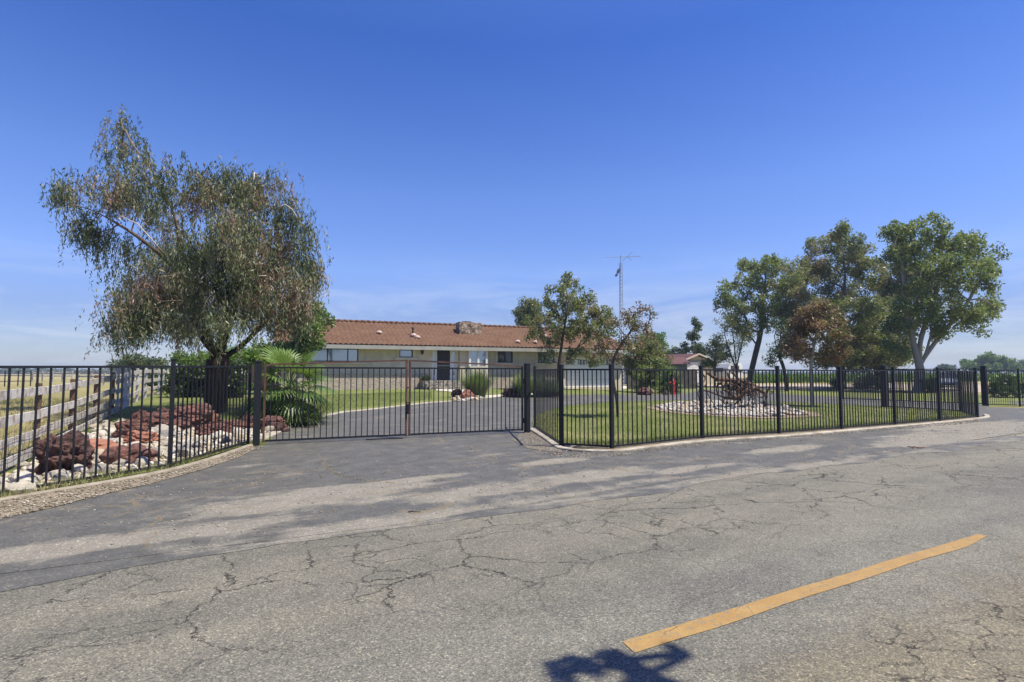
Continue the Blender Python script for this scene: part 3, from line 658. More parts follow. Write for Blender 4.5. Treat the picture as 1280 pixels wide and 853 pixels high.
gum_tr = [[tr0, A_(270, 485), A_(272, 458), A_(274, 440), A_(284, 400, -0.3), A_(300, 330, -0.6), A_(307, 275, -0.5)],
          [A_(273, 443), A_(252, 415, 0.5), A_(238, 370, 0.8), A_(228, 330, 1.0), A_(222, 285, 0.8), A_(208, 245, 0.4), A_(188, 210, 0.1), A_(165, 180, 0.0), A_(156, 160, 0)],
          [A_(272, 450), A_(262, 425, -0.8), A_(258, 400, -1.2), A_(248, 380, -1.6)],
          [A_(272, 452), A_(310, 425, 0.8), A_(345, 380, 1.0), A_(355, 330, 0.8)],
          [A_(232, 345, 0.9), A_(205, 322, 0.3), A_(172, 296, -0.1), A_(140, 276, -0.4), A_(112, 262, -0.6), A_(85, 255, -0.7)]]
def gum_tone(c, tone, r):
    q = np.array([mnoise.noise(Vector((float(a[0]) * 0.9, float(a[1]) * 0.9, float(a[2]) * 0.9 + 4))) for a in c[::14]])
    return tone * 0.95 - 0.06 + np.repeat(q, 14)[:len(c)] * 1.1
gt = tree('gum_tree', 'big weeping eucalyptus with a thick dark trunk behind the left railings', 'tree', tr0, gum_tr, gpts, 0.34,
          lambda t: leaves_hanging(t, 7000, 14, 0.74, 0.145, 0.029, 3, 0.19, gum_tone), B_gum, L_gum, seed=4, droop=0.2, pen=0.25, pexp=1.3)
# bare pale dead branches hanging in its crown
r_ = random.Random(5)
for (a, b, c) in (((180, 362), (197, 345), (205, 352)), ((180, 385), (205, 380), (225, 405)), ((240, 365), (262, 340), (272, 310)), ((262, 330), (278, 322), (290, 318)), ((150, 270), (190, 300), (205, 318)), ((313, 240), (318, 216), (324, 222)), ((160, 330), (175, 350), (182, 362)), ((205, 352), (222, 362), (232, 374)), ((345, 260), (365, 262), (380, 285)), ((310, 355), (335, 345), (345, 355))):
    dy = -1.9 + r_.random() * 0.8
    m = MB(); m.tube([A_(a[0], a[1], dy), A_((a[0] + b[0]) / 2 + 2, (a[1] + b[1]) / 2 - 5, dy), A_(b[0], b[1], dy + 0.2), A_((c[0] + b[0]) / 2 - 2, (c[1] + b[1]) / 2 - 2, dy + 0.3), A_(c[0], c[1], dy + 0.8)], [0.010, 0.016, 0.020, 0.024, 0.03], 5, tone=0.95)
    m.build('dead_branch', B_pale, gt, smooth=True)

def cl_tree(name, label, cat, basepx, clumps, npts, rbase, leafn, L, W, bark, lmat, spread=0.45, seed=1, lean=None, group=None, droop=0.15, tf=None, Y=None, z0=None, dscale=0.9, step=0.45, pen=0.35):
    if Y is None: b = G(*basepx)
    else: b = at(basepx[0], basepx[1], Y); b.z = tz(b.x, b.y)
    pts = crown_points(clumps, b.y, npts, seed, dscale)
    if lean is None:
        cx = sum(c[0] * c[2] * c[3] for c in clumps) / sum(c[2] * c[3] for c in clumps); cy = sum(c[1] * c[2] * c[3] for c in clumps) / sum(c[2] * c[3] for c in clumps)
        lean = [((basepx[0] * 2 + cx) / 3, (basepx[1] + cy) / 2), (cx, cy)]
    tr = [[b + Vector((0, 0, -0.1))] + [at(q[0], q[1], b.y + (q[2] if len(q) > 2 else 0)) for q in lean]] if not isinstance(lean[0], list) else \
         [([b + Vector((0, 0, -0.1))] if i == 0 else []) + [at(q[0], q[1], b.y + (q[2] if len(q) > 2 else 0)) for q in ln] for i, ln in enumerate(lean)]
    return tree(name, label, cat, b, tr, pts, rbase, lambda t: leaves_cluster(t, leafn, spread, L, W, seed + 50, droop, tf), bark, lmat, group, seed, 0.0, step, pen=pen)

# young tree by the garage
cl_tree('young_tree', 'bushy olive green tree with slender trunk before the garage', 'tree', (697, 487),
        [(712, 352, 14, 8), (705, 370, 26, 14), (690, 385, 22, 14), (725, 375, 22, 14), (740, 392, 24, 14), (716, 398, 30, 16), (680, 402, 22, 14), (755, 408, 20, 16), (700, 418, 26, 14), (735, 418, 26, 14), (668, 416, 14, 10), (765, 400, 12, 12), (722, 440, 16, 10), (745, 448, 14, 8), (686, 440, 7, 8), (712, 448, 8, 8), (683, 455, 6, 12), (715, 462, 10, 5)],
        210, 0.12, 15000, 0.17, 0.085, B_dark, L_mix, 0.36, 21, [(699, 455), (703, 425), (708, 395), (712, 365)], tf=noise_tone(0.8, 0.6))
cl_tree('young_tree', 'small leaning tree with sparse pinkish leaves on the island lawn', 'tree', (772.5, 523),
        [(797, 390, 18, 7), (812, 398, 9, 9), (785, 402, 20, 9), (800, 410, 18, 8), (765, 408, 12, 8), (812, 418, 10, 9), (752, 436, 12, 12), (765, 448, 12, 8), (782, 428, 14, 8), (748, 462, 5, 5), (757, 425, 14, 10), (740, 445, 10, 10), (796, 430, 14, 10)],
        105, 0.05, 2600, 0.085, 0.045, B_dark, L_pinky, 0.2, 22, [(771, 500), (767, 480), (766, 455), (772, 438), (783, 422), (795, 405)], step=0.3)
cl_tree('leafy_bush', 'tall olive brown shrub right of the garage corner', 'shrub', (808, 484),
        [(800, 430, 18, 12), (815, 440, 18, 14), (795, 448, 16, 14), (812, 460, 20, 12), (790, 462, 10, 10), (828, 452, 10, 10), (800, 472, 14, 8)],
        90, 0.08, 6500, 0.15, 0.08, B_dark, L_olive, 0.36, 23, Y=33, tf=noise_tone(0.8, 0.5))
cl_tree('backyard_tree', 'pale green tree rising behind the roof right of the chimney', 'tree', (662, 466), [(662, 380, 14, 9), (655, 392, 12, 12), (668, 398, 12, 12), (660, 408, 16, 8), (675, 388, 8, 8)], 80, 0.15, 6000, 0.24, 0.12, B_pale, L_olive, 0.5, 24, Y=57)
cl_tree('backyard_tree', 'rounded light green tree beyond the garage', 'tree', (818, 466), [(815, 425, 16, 10), (822, 440, 18, 12), (806, 436, 12, 12), (832, 450, 12, 8), (812, 452, 18, 10)], 90, 0.2, 7000, 0.32, 0.16, B_grey, L_bright, 0.7, 25, Y=75)
cl_tree('garden_tree', 'bright green tree right behind the weeping gum', 'tree', (372, 492), [(392, 390, 14, 9), (402, 402, 12, 8), (388, 412, 14, 9), (380, 428, 16, 12), (396, 430, 8, 6), (370, 400, 14, 14), (335, 440, 26, 12), (300, 445, 20, 8), (360, 440, 20, 12), (240, 449, 22, 7), (275, 449, 22, 7), (318, 450, 20, 7)],
        150, 0.12, 9500, 0.17, 0.10, B_grey, L_bright, 0.35, 26, Y=27)
# tall thin dark tree and companions behind the outbuilding
cl_tree('tall_tree', 'narrow dark green tree left of the outbuilding gable peak', 'tree', (872, 466), [(872, 405, 6, 8), (866, 420, 8, 8), (860, 436, 10, 8), (850, 441, 8, 6), (872, 436, 8, 8), (878, 442, 8, 6), (846, 446, 6, 4)], 70, 0.14, 4200, 0.26, 0.14, B_dark, L_dark, 0.42, 27, Y=68)
cl_tree('tall_tree', 'wispy grey green tree at the right end of the outbuilding', 'tree', (893, 466), [(896, 428, 8, 10), (888, 440, 9, 9), (904, 440, 8, 12), (893, 452, 8, 6), (885, 456, 10, 4)], 60, 0.1, 2600, 0.22, 0.1, B_dark, L_green, 0.4, 28, Y=52)
# group on the right
cl_tree('shade_tree', 'light green tree with curving bare trunk, leftmost of the big right group', 'tree', (936, 484),
        [(940, 335, 26, 12), (965, 332, 20, 12), (915, 352, 20, 14), (945, 355, 26, 14), (972, 352, 16, 16), (905, 375, 12, 14), (930, 380, 22, 14), (960, 380, 20, 16), (918, 402, 16, 14), (945, 405, 20, 12), (975, 400, 12, 18), (928, 420, 12, 8)],
        230, 0.26, 14000, 0.24, 0.12, B_grey, L_green, 0.5, 31, [(938, 470), (945, 440), (952, 410), (955, 370), (958, 335)], tf=noise_tone(0.5, 0.5))
cl_tree('shade_tree', 'wispy grey multi stemmed tree under the light green one', 'tree', (922, 480),
        [(908, 400, 14, 14), (905, 422, 12, 14), (922, 432, 12, 14), (900, 442, 10, 8), (932, 415, 10, 14), (915, 448, 12, 6)], 110, 0.12, 3400, 0.18, 0.06, B_dark, L_olive, 0.4, 32,
        [[(921, 462), (925, 440), (930, 420)], [(921, 462), (912, 440), (905, 415)], [(921, 463), (918, 435), (915, 410)]], Y=50)
cl_tree('shade_tree', 'dark slim tree with drooping foliage between the green and olive trees', 'tree', (983, 483),
        [(972, 440, 12, 10), (985, 425, 12, 14), (965, 452, 10, 6), (995, 440, 12, 12), (978, 408, 12, 10)], 90, 0.12, 3600, 0.18, 0.07, B_dark, L_dark, 0.4, 33, [(980, 462), (972, 440), (968, 420)], Y=40)
cl_tree('shade_tree', 'broad olive brown tree, tallest in the middle of the right group', 'tree', (1052, 486),
        [(1050, 290, 16, 9), (986, 350, 18, 20), (984, 388, 16, 22), (1005, 425, 18, 14), (1150, 352, 12, 20), (1060, 452, 36, 7), (1105, 452, 30, 7), (1035, 308, 26, 16), (1065, 312, 24, 14), (1010, 335, 26, 18), (1048, 335, 34, 20), (1088, 332, 28, 18), (1120, 335, 24, 18), (1000, 362, 24, 20), (1040, 368, 34, 22), (1085, 365, 34, 22), (1125, 362, 26, 20), (1060, 395, 34, 20), (1100, 395, 34, 22), (1135, 390, 16, 18), (1020, 395, 26, 18), (1075, 420, 34, 18), (1110, 425, 28, 18), (1050, 440, 24, 12), (1090, 445, 30, 10), (995, 395, 14, 18), (1125, 440, 14, 10)],
        640, 0.34, 76000, 0.22, 0.10, B_grey, L_mix, 0.56, 34, [[(1051, 465), (1048, 435), (1052, 400), (1056, 350), (1052, 300)], [(1049, 445), (1080, 410), (1115, 375), (1135, 350)], [(1049, 445), (1025, 415), (1005, 380)]], tf=noise_tone(0.45, 0.75))
cl_tree('young_tree', 'reddish leaved young tree standing on the island lawn before the shade trees', 'tree', (1016, 510),
        [(1028, 385, 14, 9), (1012, 395, 16, 12), (1045, 398, 14, 12), (1000, 412, 16, 14), (1030, 412, 22, 14), (1052, 420, 12, 14), (992, 432, 14, 12), (1018, 436, 22, 14), (1045, 440, 16, 12), (1005, 450, 14, 7), (1035, 452, 12, 6)],
        150, 0.07, 9000, 0.12, 0.055, B_pale, L_red, 0.26, 35, [(1015, 485), (1014, 455), (1018, 430), (1024, 400)], tf=noise_tone(0.9, 0.5), step=0.3)
cl_tree('shade_tree', 'tall green tree with forked white trunks at the right end of the group', 'tree', (1148, 490.5),
        [(1150, 282, 24, 9), (1180, 288, 22, 10), (1125, 292, 20, 12), (1208, 298, 18, 10), (1145, 305, 32, 14), (1190, 310, 30, 14), (1228, 320, 20, 16), (1125, 322, 22, 16), (1165, 332, 34, 18), (1210, 340, 30, 18), (1240, 345, 14, 16), (1150, 358, 28, 18), (1195, 365, 34, 16), (1235, 375, 16, 14), (1140, 385, 22, 16), (1175, 392, 30, 14), (1215, 395, 24, 12), (1245, 390, 10, 10), (1190, 412, 22, 8), (1130, 410, 18, 14), (1120, 435, 14, 16), (1172, 418, 10, 8), (1228, 412, 8, 6)],
        440, 0.34, 30000, 0.20, 0.12, B_pale, L_green, 0.46, 36, [[(1150, 465), (1150, 430), (1160, 395), (1175, 350), (1185, 310)], [(1149, 462), (1140, 420), (1132, 380), (1128, 330)], [(1150, 455), (1175, 420), (1205, 385), (1225, 350)], [(1149, 464), (1162, 425), (1165, 390)]], tf=noise_tone(0.5, 0.5))
cl_tree('shade_tree', 'low dense dark tree filling the back of the right group', 'tree', (1100, 483),
        [(1080, 430, 30, 20), (1110, 440, 28, 18), (1060, 448, 24, 12), (1130, 445, 20, 14), (1030, 450, 22, 10), (1095, 455, 30, 8)], 150, 0.25, 9000, 0.26, 0.12, B_dark, L_mix, 0.55, 37, Y=46)
# overhanging roadside tree whose branch throws the shade at the bottom of the photograph
tb = Vector((6.6, -1.6, 0.0))
q0 = Vector((0.9, 2.6, 0)) + Vector((sdir.x, sdir.y, 0)) * (6.2 / sdir.z) + Vector((0, 0, 6.2))
qs = [(G(px, py), r) for px, py, r in ((686, 832, 0.06), (694, 841, 0.08), (704, 850, 0.09), (716, 824, 0.06), (724, 830, 0.08), (734, 836, 0.09), (744, 842, 0.08), (756, 820, 0.09), (766, 820, 0.10), (776, 826, 0.10), (787, 834, 0.09), (797, 843, 0.10), (806, 853, 0.10), (838, 810, 0.06), (846, 815, 0.06), (854, 818, 0.05), (690, 900, 0.3), (800, 960, 0.3))]
tips = np.array([tuple(q + sdir * ((5.4 + 0.35 * math.sin(i * 2.1)) / sdir.z)) for i, (q, r_) in enumerate(qs)])
rt = thing('roadside_tree', 'tree beside the camera, off the right edge, whose leafy branch shades the yellow dash', 'tree', tuple(tb))
more = np.array([(5.0 + rnd.random() * 3.5, -3.2 + rnd.random() * 3.2, 4.8 + rnd.random() * 2.5) for _ in range(60)])
Pn, par, tp = grow([[tb - Vector((0, 0, 0.1)), (6.5, -1.5, 1.5), (6.3, -1.2, 3.0), (6.4, -1.3, 4.4)], [(6.3, -1.2, 3.2), (5.4, -0.2, 4.6), (4.6, 0.7, 5.3)]], np.vstack([tips, more]), 0.4, 0, 9, 0.2)
branches_mesh(Pn, par, radii(Pn, par, tp, 0.2)).build('trunk', B_grey, rt, smooth=True)
parts = [leaves_cluster(tips[i:i + 1], int(16 + 300 * qs[i][1]), qs[i][1] * 0.6, 0.065, 0.026, 60 + i, 0.2) for i in range(len(qs))] + [leaves_cluster(more, 9000, 0.5, 0.12, 0.06, 90)]
Vs = []; Fs = []; Ts = []; k_ = 0
for V, F, T in parts: Vs.append(V); Fs.append(F + k_); Ts.append(T); k_ += len(V)
mesh_obj('crown', np.vstack(Vs), np.vstack(Fs), L_green, rt, tone=np.concatenate(Ts))

# ---------------------------------------------------------------- shrubs, hedges, palms, grasses
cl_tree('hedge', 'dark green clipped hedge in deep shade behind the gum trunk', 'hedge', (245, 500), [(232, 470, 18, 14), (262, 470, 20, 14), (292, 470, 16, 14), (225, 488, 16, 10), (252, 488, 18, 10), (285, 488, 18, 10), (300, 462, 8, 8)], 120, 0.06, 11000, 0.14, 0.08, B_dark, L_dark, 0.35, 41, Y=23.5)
cl_tree('olive_shrub', 'pale olive green rounded trees beyond the white fence on the left', 'tree', (165, 470), [(150, 460, 14, 7), (172, 453, 14, 8), (190, 458, 16, 8), (205, 464, 14, 6)], 70, 0.14, 7000, 0.3, 0.14, B_grey, L_hazy, 0.7, 42, Y=62)
cl_tree('olive_shrub', 'dark bush at the inner end of the white fence', 'shrub', (200, 484), [(205, 474, 10, 8), (195, 478, 8, 6), (214, 478, 8, 8)], 40, 0.06, 3000, 0.16, 0.08, B_dark, L_hazy, 0.35, 43, Y=33)
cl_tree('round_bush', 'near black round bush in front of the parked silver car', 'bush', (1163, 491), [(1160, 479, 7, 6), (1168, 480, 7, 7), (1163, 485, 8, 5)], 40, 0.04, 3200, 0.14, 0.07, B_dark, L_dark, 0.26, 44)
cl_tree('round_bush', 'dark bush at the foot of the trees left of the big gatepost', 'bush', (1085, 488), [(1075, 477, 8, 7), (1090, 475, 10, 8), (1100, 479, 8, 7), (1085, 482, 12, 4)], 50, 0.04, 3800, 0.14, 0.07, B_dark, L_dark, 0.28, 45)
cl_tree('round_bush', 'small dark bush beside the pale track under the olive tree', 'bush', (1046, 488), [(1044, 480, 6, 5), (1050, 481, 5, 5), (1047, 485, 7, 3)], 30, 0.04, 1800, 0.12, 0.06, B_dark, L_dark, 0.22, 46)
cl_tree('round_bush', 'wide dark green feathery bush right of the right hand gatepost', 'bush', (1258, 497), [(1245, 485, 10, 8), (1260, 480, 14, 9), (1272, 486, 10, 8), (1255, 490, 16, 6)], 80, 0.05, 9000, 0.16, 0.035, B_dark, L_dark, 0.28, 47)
# distant trees
cl_tree('far_tree', 'rounded green trees standing in the field at the right edge', 'tree', (1238, 466), [(1222, 455, 14, 6), (1238, 450, 14, 7), (1252, 456, 12, 6), (1264, 458, 8, 5), (1212, 459, 8, 4), (1242, 459, 22, 4)], 80, 0.4, 8000, 0.8, 0.45, B_dark, L_bright, 1.3, 51, Y=170)
cl_tree('far_tree', 'dark distant tree cut by the right edge', 'tree', (1280, 466), [(1280, 458, 9, 5), (1292, 455, 12, 6), (1270, 461, 6, 3)], 40, 0.4, 3500, 0.9, 0.5, B_dark, L_hazy, 1.5, 52, Y=230)
cl_tree('far_tree', 'small distant tree right of the forked white trunks', 'tree', (1183, 466), [(1182, 459, 5, 3), (1175, 461, 6, 2), (1188, 461, 4, 3)], 30, 0.4, 2200, 0.9, 0.5, B_dark, L_hazy, 1.2, 53, Y=230)

def frond_fan(m, base, az, el, plen, frad, n, droop, tone, r):
    d = Vector((math.cos(az) * math.cos(el), math.sin(az) * math.cos(el), math.sin(el)))
    mid = base + d * plen * 0.6 + Vector((0, 0, 0.03)); hub = base + d * plen + Vector((0, 0, -0.12 * plen))
    m.tube([base, mid, hub], [0.014, 0.010, 0.007], 4, cap=False, tone=0.9)
    e = (hub - mid).normalized(); side = e.cross(Vector((0, 0, 1)))
    if side.length < 0.1: side = Vector((1, 0, 0))
    side.normalize(); nn = side.cross(e)
    tw = r.uniform(-0.4, 0.4); side2 = side * math.cos(tw) + nn * math.sin(tw); nn = side2.cross(e)
    for i in range(n):
        a = (i / (n - 1) - 0.5) * R(235); L = frad * (1 - 0.22 * abs(a) / R(117)) * r.uniform(0.92, 1.05)
        dd = (e * math.cos(a) + side2 * math.sin(a)).normalized()
        w = dd.cross(nn).normalized() * (0.017 + 0.01 * r.random()) * (frad / 0.6)
        p1 = hub + dd * L * 0.5 + nn * (0.03 * L); p2 = hub + dd * L * 0.8 + Vector((0, 0, -0.09 * L * droop)); p3 = hub + dd * L + Vector((0, 0, -0.28 * L * droop)) 
        t = min(1, max(0, tone + r.uniform(-0.15, 0.15)))
        m.add([hub, p1 + w, p1 - w, p2 + w * 0.7, p2 - w * 0.7, p3], [(0, 2, 1), (1, 2, 4, 3), (3, 4, 5)], t)
L_palm = leafmat('palm_leaves', [(0.035, 0.06, 0.015), (0.08, 0.14, 0.03), (0.14, 0.22, 0.05), (0.3, 0.33, 0.12)], 0.3, 0.4)
pb = G(358, 530); pr = random.Random(12)
pt = thing('fan_palm', 'young fan palm with spreading spiky fronds beside the left gatepost', 'palm', tuple(pb))
hub0 = pb + Vector((0.05, 0, 0.95)); m = MB()
prof = [(0.2, -0.1), (0.22, 0.1)] + [(0.17 + 0.035 * (i % 2), 0.15 + i * 0.08) for i in range(9)] + [(0.1, 0.93), (0.04, 1.0)]
m.lathe(pb, prof, 12); m.build('trunk', simple('palm_trunk', (0.12, 0.08, 0.05), (0.05, 0.035, 0.02), 12, 0.95, bmp=1.0), pt)
for i in range(40):
    az = i * 2.399 + pr.uniform(-0.2, 0.2); q = i / 40
    el = R(78) - R(120) * q + pr.uniform(-0.15, 0.15)
    m = MB(); frond_fan(m, hub0 + Vector((0, 0, 0.12 - 0.35 * q)), az, el, pr.uniform(0.62, 0.85) * (1 - 0.15 * q), pr.uniform(0.55, 0.7), 24, 0.4 + 1.0 * q, 0.62 - 0.52 * q, pr)
    m.build('frond', L_palm, pt)
def strap_plant(name, label, cat, base, n, L, w, lmat, seed, lean=0.9, height=1.0, tone0=0.5, rad=0.15, group=None, part='leaves', parent=None, z=0.0):
    r = random.Random(seed); V = []; F = []; T = []; b0 = Vector(base)
    for i in range(n):
        az = r.random() * 6.283; rr = rad * math.sqrt(r.random()); p = b0 + Vector((rr * math.cos(az) , rr * math.sin(az), z))
        out = lean * r.random() ** 0.8; l = L * r.uniform(0.6, 1.05); h = Vector((math.cos(az + r.uniform(-0.6, 0.6)), math.sin(az + r.uniform(-0.6, 0.6)), 0)); s = Vector((-h.y, h.x, 0)); ww = w * r.uniform(0.7, 1.2)
        t = min(1, max(0, tone0 + r.uniform(-0.3, 0.3))); k0 = len(V); prev = p; ang = out * 0.5
        sd = (s + Vector((0, 0, r.uniform(-.5, .5)))).normalized()
        for j in range(5):
            V += [tuple(prev - sd * ww * (1 - j / 4.3) / 2), tuple(prev + sd * ww * (1 - j / 4.3) / 2)]; T += [t, t]
            prev = prev + (Vector((0, 0, 1)) * math.cos(ang) * height + h * math.sin(ang)) * (l / 4); ang += out * 0.42
        F += [(k0 + 2 * j, k0 + 2 * j + 1, k0 + 2 * j + 3, k0 + 2 * j + 2) for j in range(4)]
    if parent is None and name:
        o = mesh_obj(name, V, F, lmat, None, tone=T); return tag(o, label, cat, group)
    return mesh_obj(part, V, F, lmat, parent, tone=T)
L_grassy = leafmat('tall_grass', [(0.05, 0.08, 0.025), (0.11, 0.16, 0.05), (0.2, 0.24, 0.09), (0.36, 0.34, 0.19)], 0.3)
L_silver = leafmat('silver_grass', [(0.09, 0.12, 0.08), (0.17, 0.21, 0.15), (0.27, 0.3, 0.22)], 0.25)
g1 = G(596, 497.5)
strap_plant('grass_clump', 'tall upright ornamental grass clump left of the right gatepost, before the bay window', 'grass clump', g1, 1500, 1.45, 0.028, L_grassy, 1, 0.75, 1.0, 0.45, 0.38)
strap_plant('grass_clump', 'bright green grass clump just behind the right gatepost', 'grass clump', G(655, 497), 900, 1.35, 0.028, L_grassy, 2, 0.7, 1.0, 0.5, 0.3)
strap_plant('grass_clump', 'silvery grey green bushy clump right of the gatepost behind the wing railings', 'grass clump', G(680, 496), 1900, 1.3, 0.026, L_silver, 3, 1.15, 0.95, 0.5, 0.5)
strap_plant('flower_plant', 'small yellow green plant at the foot of the garage door', 'plant', G(716, 486), 260, 0.75, 0.05, L_bright, 4, 1.4, 0.9, 0.6, 0.25)
strap_plant('agapanthus', 'dark strap leaved plants at the base of the fan palm', 'plant', pb + Vector((0.35, -0.25, 0)), 700, 0.85, 0.035, L_dark, 5, 1.5, 0.95, 0.7, 0.55)
strap_plant('agapanthus', 'dark strap leaved clump between the left gatepost and the palm', 'plant', pb + Vector((-0.75, 0.1, 0)), 500, 0.95, 0.035, L_dark, 6, 1.3, 0.95, 0.7, 0.45)
# palm-like plants near the hydrant
yb = G(838, 492.5)
yk = thing('yucca_plant', 'spiky dark yucca with green head, left of the red standpipe', 'yucca', tuple(yb))
m = MB(); m.tube([yb - Vector((0, 0, .1)), yb + Vector((0.05, 0, 0.5)), yb + Vector((0.1, 0, 1.2))], [0.12, 0.1, 0.07], 8); m.build('trunk', B_dark, yk)
for s_, (dx, z_, t_) in enumerate(((0.1, 1.15, 0.75), (-0.3, 0.65, 0.35), (0.35, 0.5, 0.3))):
    strap_plant(None, '', '', yb + Vector((dx, 0, z_)), 260, 0.8, 0.05, L_palm, 70 + s_, 2.6, 0.85, t_ * 0.8, 0.06, parent=yk, part='leaf_rosette')
strap_plant(None, '', '', yb + Vector((-0.1, 0, 0)), 500, 0.9, 0.05, L_dark, 77, 1.9, 0.9, 0.5, 0.4, parent=yk, part='leaf_rosette')
cl_tree('leafy_bush', 'loose bright leaved bush left of the yucca behind the island', 'shrub', (806, 492), [(800, 470, 8, 10), (812, 462, 8, 8), (818, 476, 8, 10), (803, 484, 8, 6), (822, 455, 5, 5)], 60, 0.05, 2600, 0.15, 0.07, B_dark, L_green, 0.25, 48)

# ---------------------------------------------------------------- railings and gates
F_blk = simple('black_paint', (0.011, 0.012, 0.016), (0.008, 0.009, 0.012), 30, 0.5, spec=0.35, bmp=0.05)
F_rust = simple('rusty_rail', (0.13, 0.055, 0.032), (0.035, 0.025, 0.025), 7, 0.7, bmp=0.15)
def V3(p, z=0.0): return Vector((p[0], p[1], tz(p[0], p[1]) + z))
def fpost(root, p, h=1.62, w=0.062, cap=True, rot=0.5, mat=None):
    b = V3(p); c, s = math.cos(rot), math.sin(rot); ax = (Vector((c, s, 0)), Vector((-s, c, 0)), Vector((0, 0, 1)))
    m = MB(); m.box(b + Vector((0, 0, h / 2 - 0.05)), (w, w, h + 0.1), ax); o = m.build('post', mat or F_blk, root, bevel=0.003)
    m = MB(); m.box(b + Vector((0, 0, h + 0.006)), (w * 1.14, w * 1.14, 0.012), ax)
    q = b + Vector((0, 0, h + 0.012)); hw = w * 0.5
    pts = [q + ax[0] * (i * hw) + ax[1] * (j * hw) for i, j in ((-1, -1), (1, -1), (1, 1), (-1, 1))]
    m.add(pts + [q + Vector((0, 0, w * 0.22))], [(0, 1, 4), (1, 2, 4), (2, 3, 4), (3, 0, 4)]); m.build('cap', mat or F_blk, o); return o
def fpanel(root, a, b, n, h0=1.53, h1=None, zb=0.07, bar=0.019, pw=0.031):
    h1 = h1 or h0; A = V3(a); B = V3(b); d = (B - A).normalized(); A = A + d * pw; B = B - d * pw
    rb = random.Random(int(A.x * 100) + n); m = MB(); rot = math.atan2(d.y, d.x); ax = (Vector((math.cos(rot), math.sin(rot), 0)), Vector((-math.sin(rot), math.cos(rot), 0)), Vector((0, 0, 1)))
    for i in range(n):
        t = (i + 1) / (n + 1); q = A.lerp(B, t); h = h0 + (h1 - h0) * t - 0.03
        tl = Vector((rb.uniform(-.0022, .0022), rb.uniform(-.0022, .0022), 1)).normalized(); j = rb.uniform(-.004, .004)
        m.box((q.x + d.x * j, q.y + d.y * j, q.z + (zb + h) / 2), (bar, bar, h - zb), (ax[0], ax[1], tl))
    o = m.build('panel', F_blk, root)
    m = MB(); m.beam(A + Vector((0, 0, h0 - 0.016)), B + Vector((0, 0, h1 - 0.016)), 0.034, 0.032); m.build('rail', F_blk, o)
    m = MB(); m.beam(A + Vector((0, 0, zb)), B + Vector((0, 0, zb)), 0.034, 0.032); m.build('rail', F_blk, o)
    return o
lf = thing('railing', 'black metal railing with square bars before the rock bed, left of the gate', 'railing', V3(FL[1]))
fpanel(lf, FL[0], FL[1], 17, 1.53); fpanel(lf, FL[1], FL[2], 14, 1.535, 1.56); fpanel(lf, FL[2], FL[3], 19, 1.56, 1.585)
# the middle run is one long panel: one post at the left end
FA = (FL[1][0] * 1, FL[1][1])
for p in (FL[0], FL[2]): fpost(lf, p, 1.65)
fpost(lf, FL[3], 1.62, 0.055)
rf = thing('railing', 'long black metal railing round the island lawn, right of the gate', 'railing', V3(WR[1]))
for i in range(8):
    n = (17, 10, 19, 19, 19, 19, 19, 19)[i]; fpanel(rf, WR[i], WR[i + 1], n, 1.535, 1.53)
for i, p in enumerate(WR): fpost(rf, p, 1.6, 0.05 if i == 0 else 0.068)
# right entrance wing
fpanel(rf, WR[8], W2[0], 14, 1.53); fpost(rf, W2[0], 1.6)
fpanel(rf, W2[0], GP2L, 22, 1.55, 1.6)
def gatepost(p, h, w, label, name='gatepost'):
    t = thing(name, label, 'gatepost', V3(p)); o = fpost(t, p, h, w); return t
gatepost(GPL, 1.66, 0.125, 'thick square gatepost at the left end of the double gate')
gatepost(GPR, 1.66, 0.115, 'thick square gatepost at the right end of the double gate')
gatepost(GP2L, 1.75, 0.18, 'heavy dark gatepost seen through the railings before the shade trees')
gatepost(GP2R, 1.75, 0.18, 'heavy black gatepost of the right entrance, near the right edge')
def gate_leaf(a, b, n, label, h=1.54, ha=0.0, hb=0.0, lift=0.06, latch=None, rust_a=False, rust_b=False):
    t = thing('gate_leaf', label, 'gate', V3(a)); A = V3(a, lift); B = V3(b, lift); d = (B - A).normalized()
    rot = math.atan2(d.y, d.x); ax = (Vector((math.cos(rot), math.sin(rot), 0)), Vector((-math.sin(rot), math.cos(rot), 0)), Vector((0, 0, 1)))
    for q, hh, rs in ((A, h + ha, rust_a), (B, h + hb, rust_b)):
        m = MB(); m.box(q + Vector((0, 0, hh / 2)), (0.042, 0.042, hh), ax); m.build('stile', F_rust if rs else F_blk, t, bevel=0.003)
    A2 = A + d * 0.024; B2 = B - d * 0.024
    m = MB(); m.beam(A2 + Vector((0, 0, h - 0.04)), B2 + Vector((0, 0, h - 0.04)), 0.036, 0.036); m.build('rail', F_blk, t)
    m = MB(); m.beam(A2 + Vector((0, 0, 0.03)), B2 + Vector((0, 0, 0.03)), 0.036, 0.036); m.build('rail', F_blk, t)
    m = MB()
    for i in range(n):
        q = A.lerp(B, (i + 1) / (n + 1)); m.box((q.x, q.y, q.z + h / 2 - 0.005), (0.018, 0.018, h - 0.095), ax)
    m.build('bars', F_blk, t)
    if ha or hb:
        m = MB(); L = (B2 - A2).length; K = 14
        pts = []
        for i in range(K + 1):
            q = i / K; f = q if hb > ha else 1 - q; z = h + min(ha, hb) + abs(hb - ha) * (f ** 0.8) - 0.02
            pts.append(A2.lerp(B2, q) + Vector((0, 0, z)))
        for i in range(K): m.beam(pts[i], pts[i + 1], 0.036, 0.034)
        m.build('bow_rail', F_rust, t)
    return t, A, B, d
gd = (Vector(GPR) - Vector(GPL)).normalized(); gl = (Vector(GPR) - Vector(GPL)).length
gm = Vector(G(505.2, 546.5)[:2]); tt = (gm - Vector(GPL)).dot(gd)
gpos = lambda s: tuple(Vector(GPL) + gd * s)
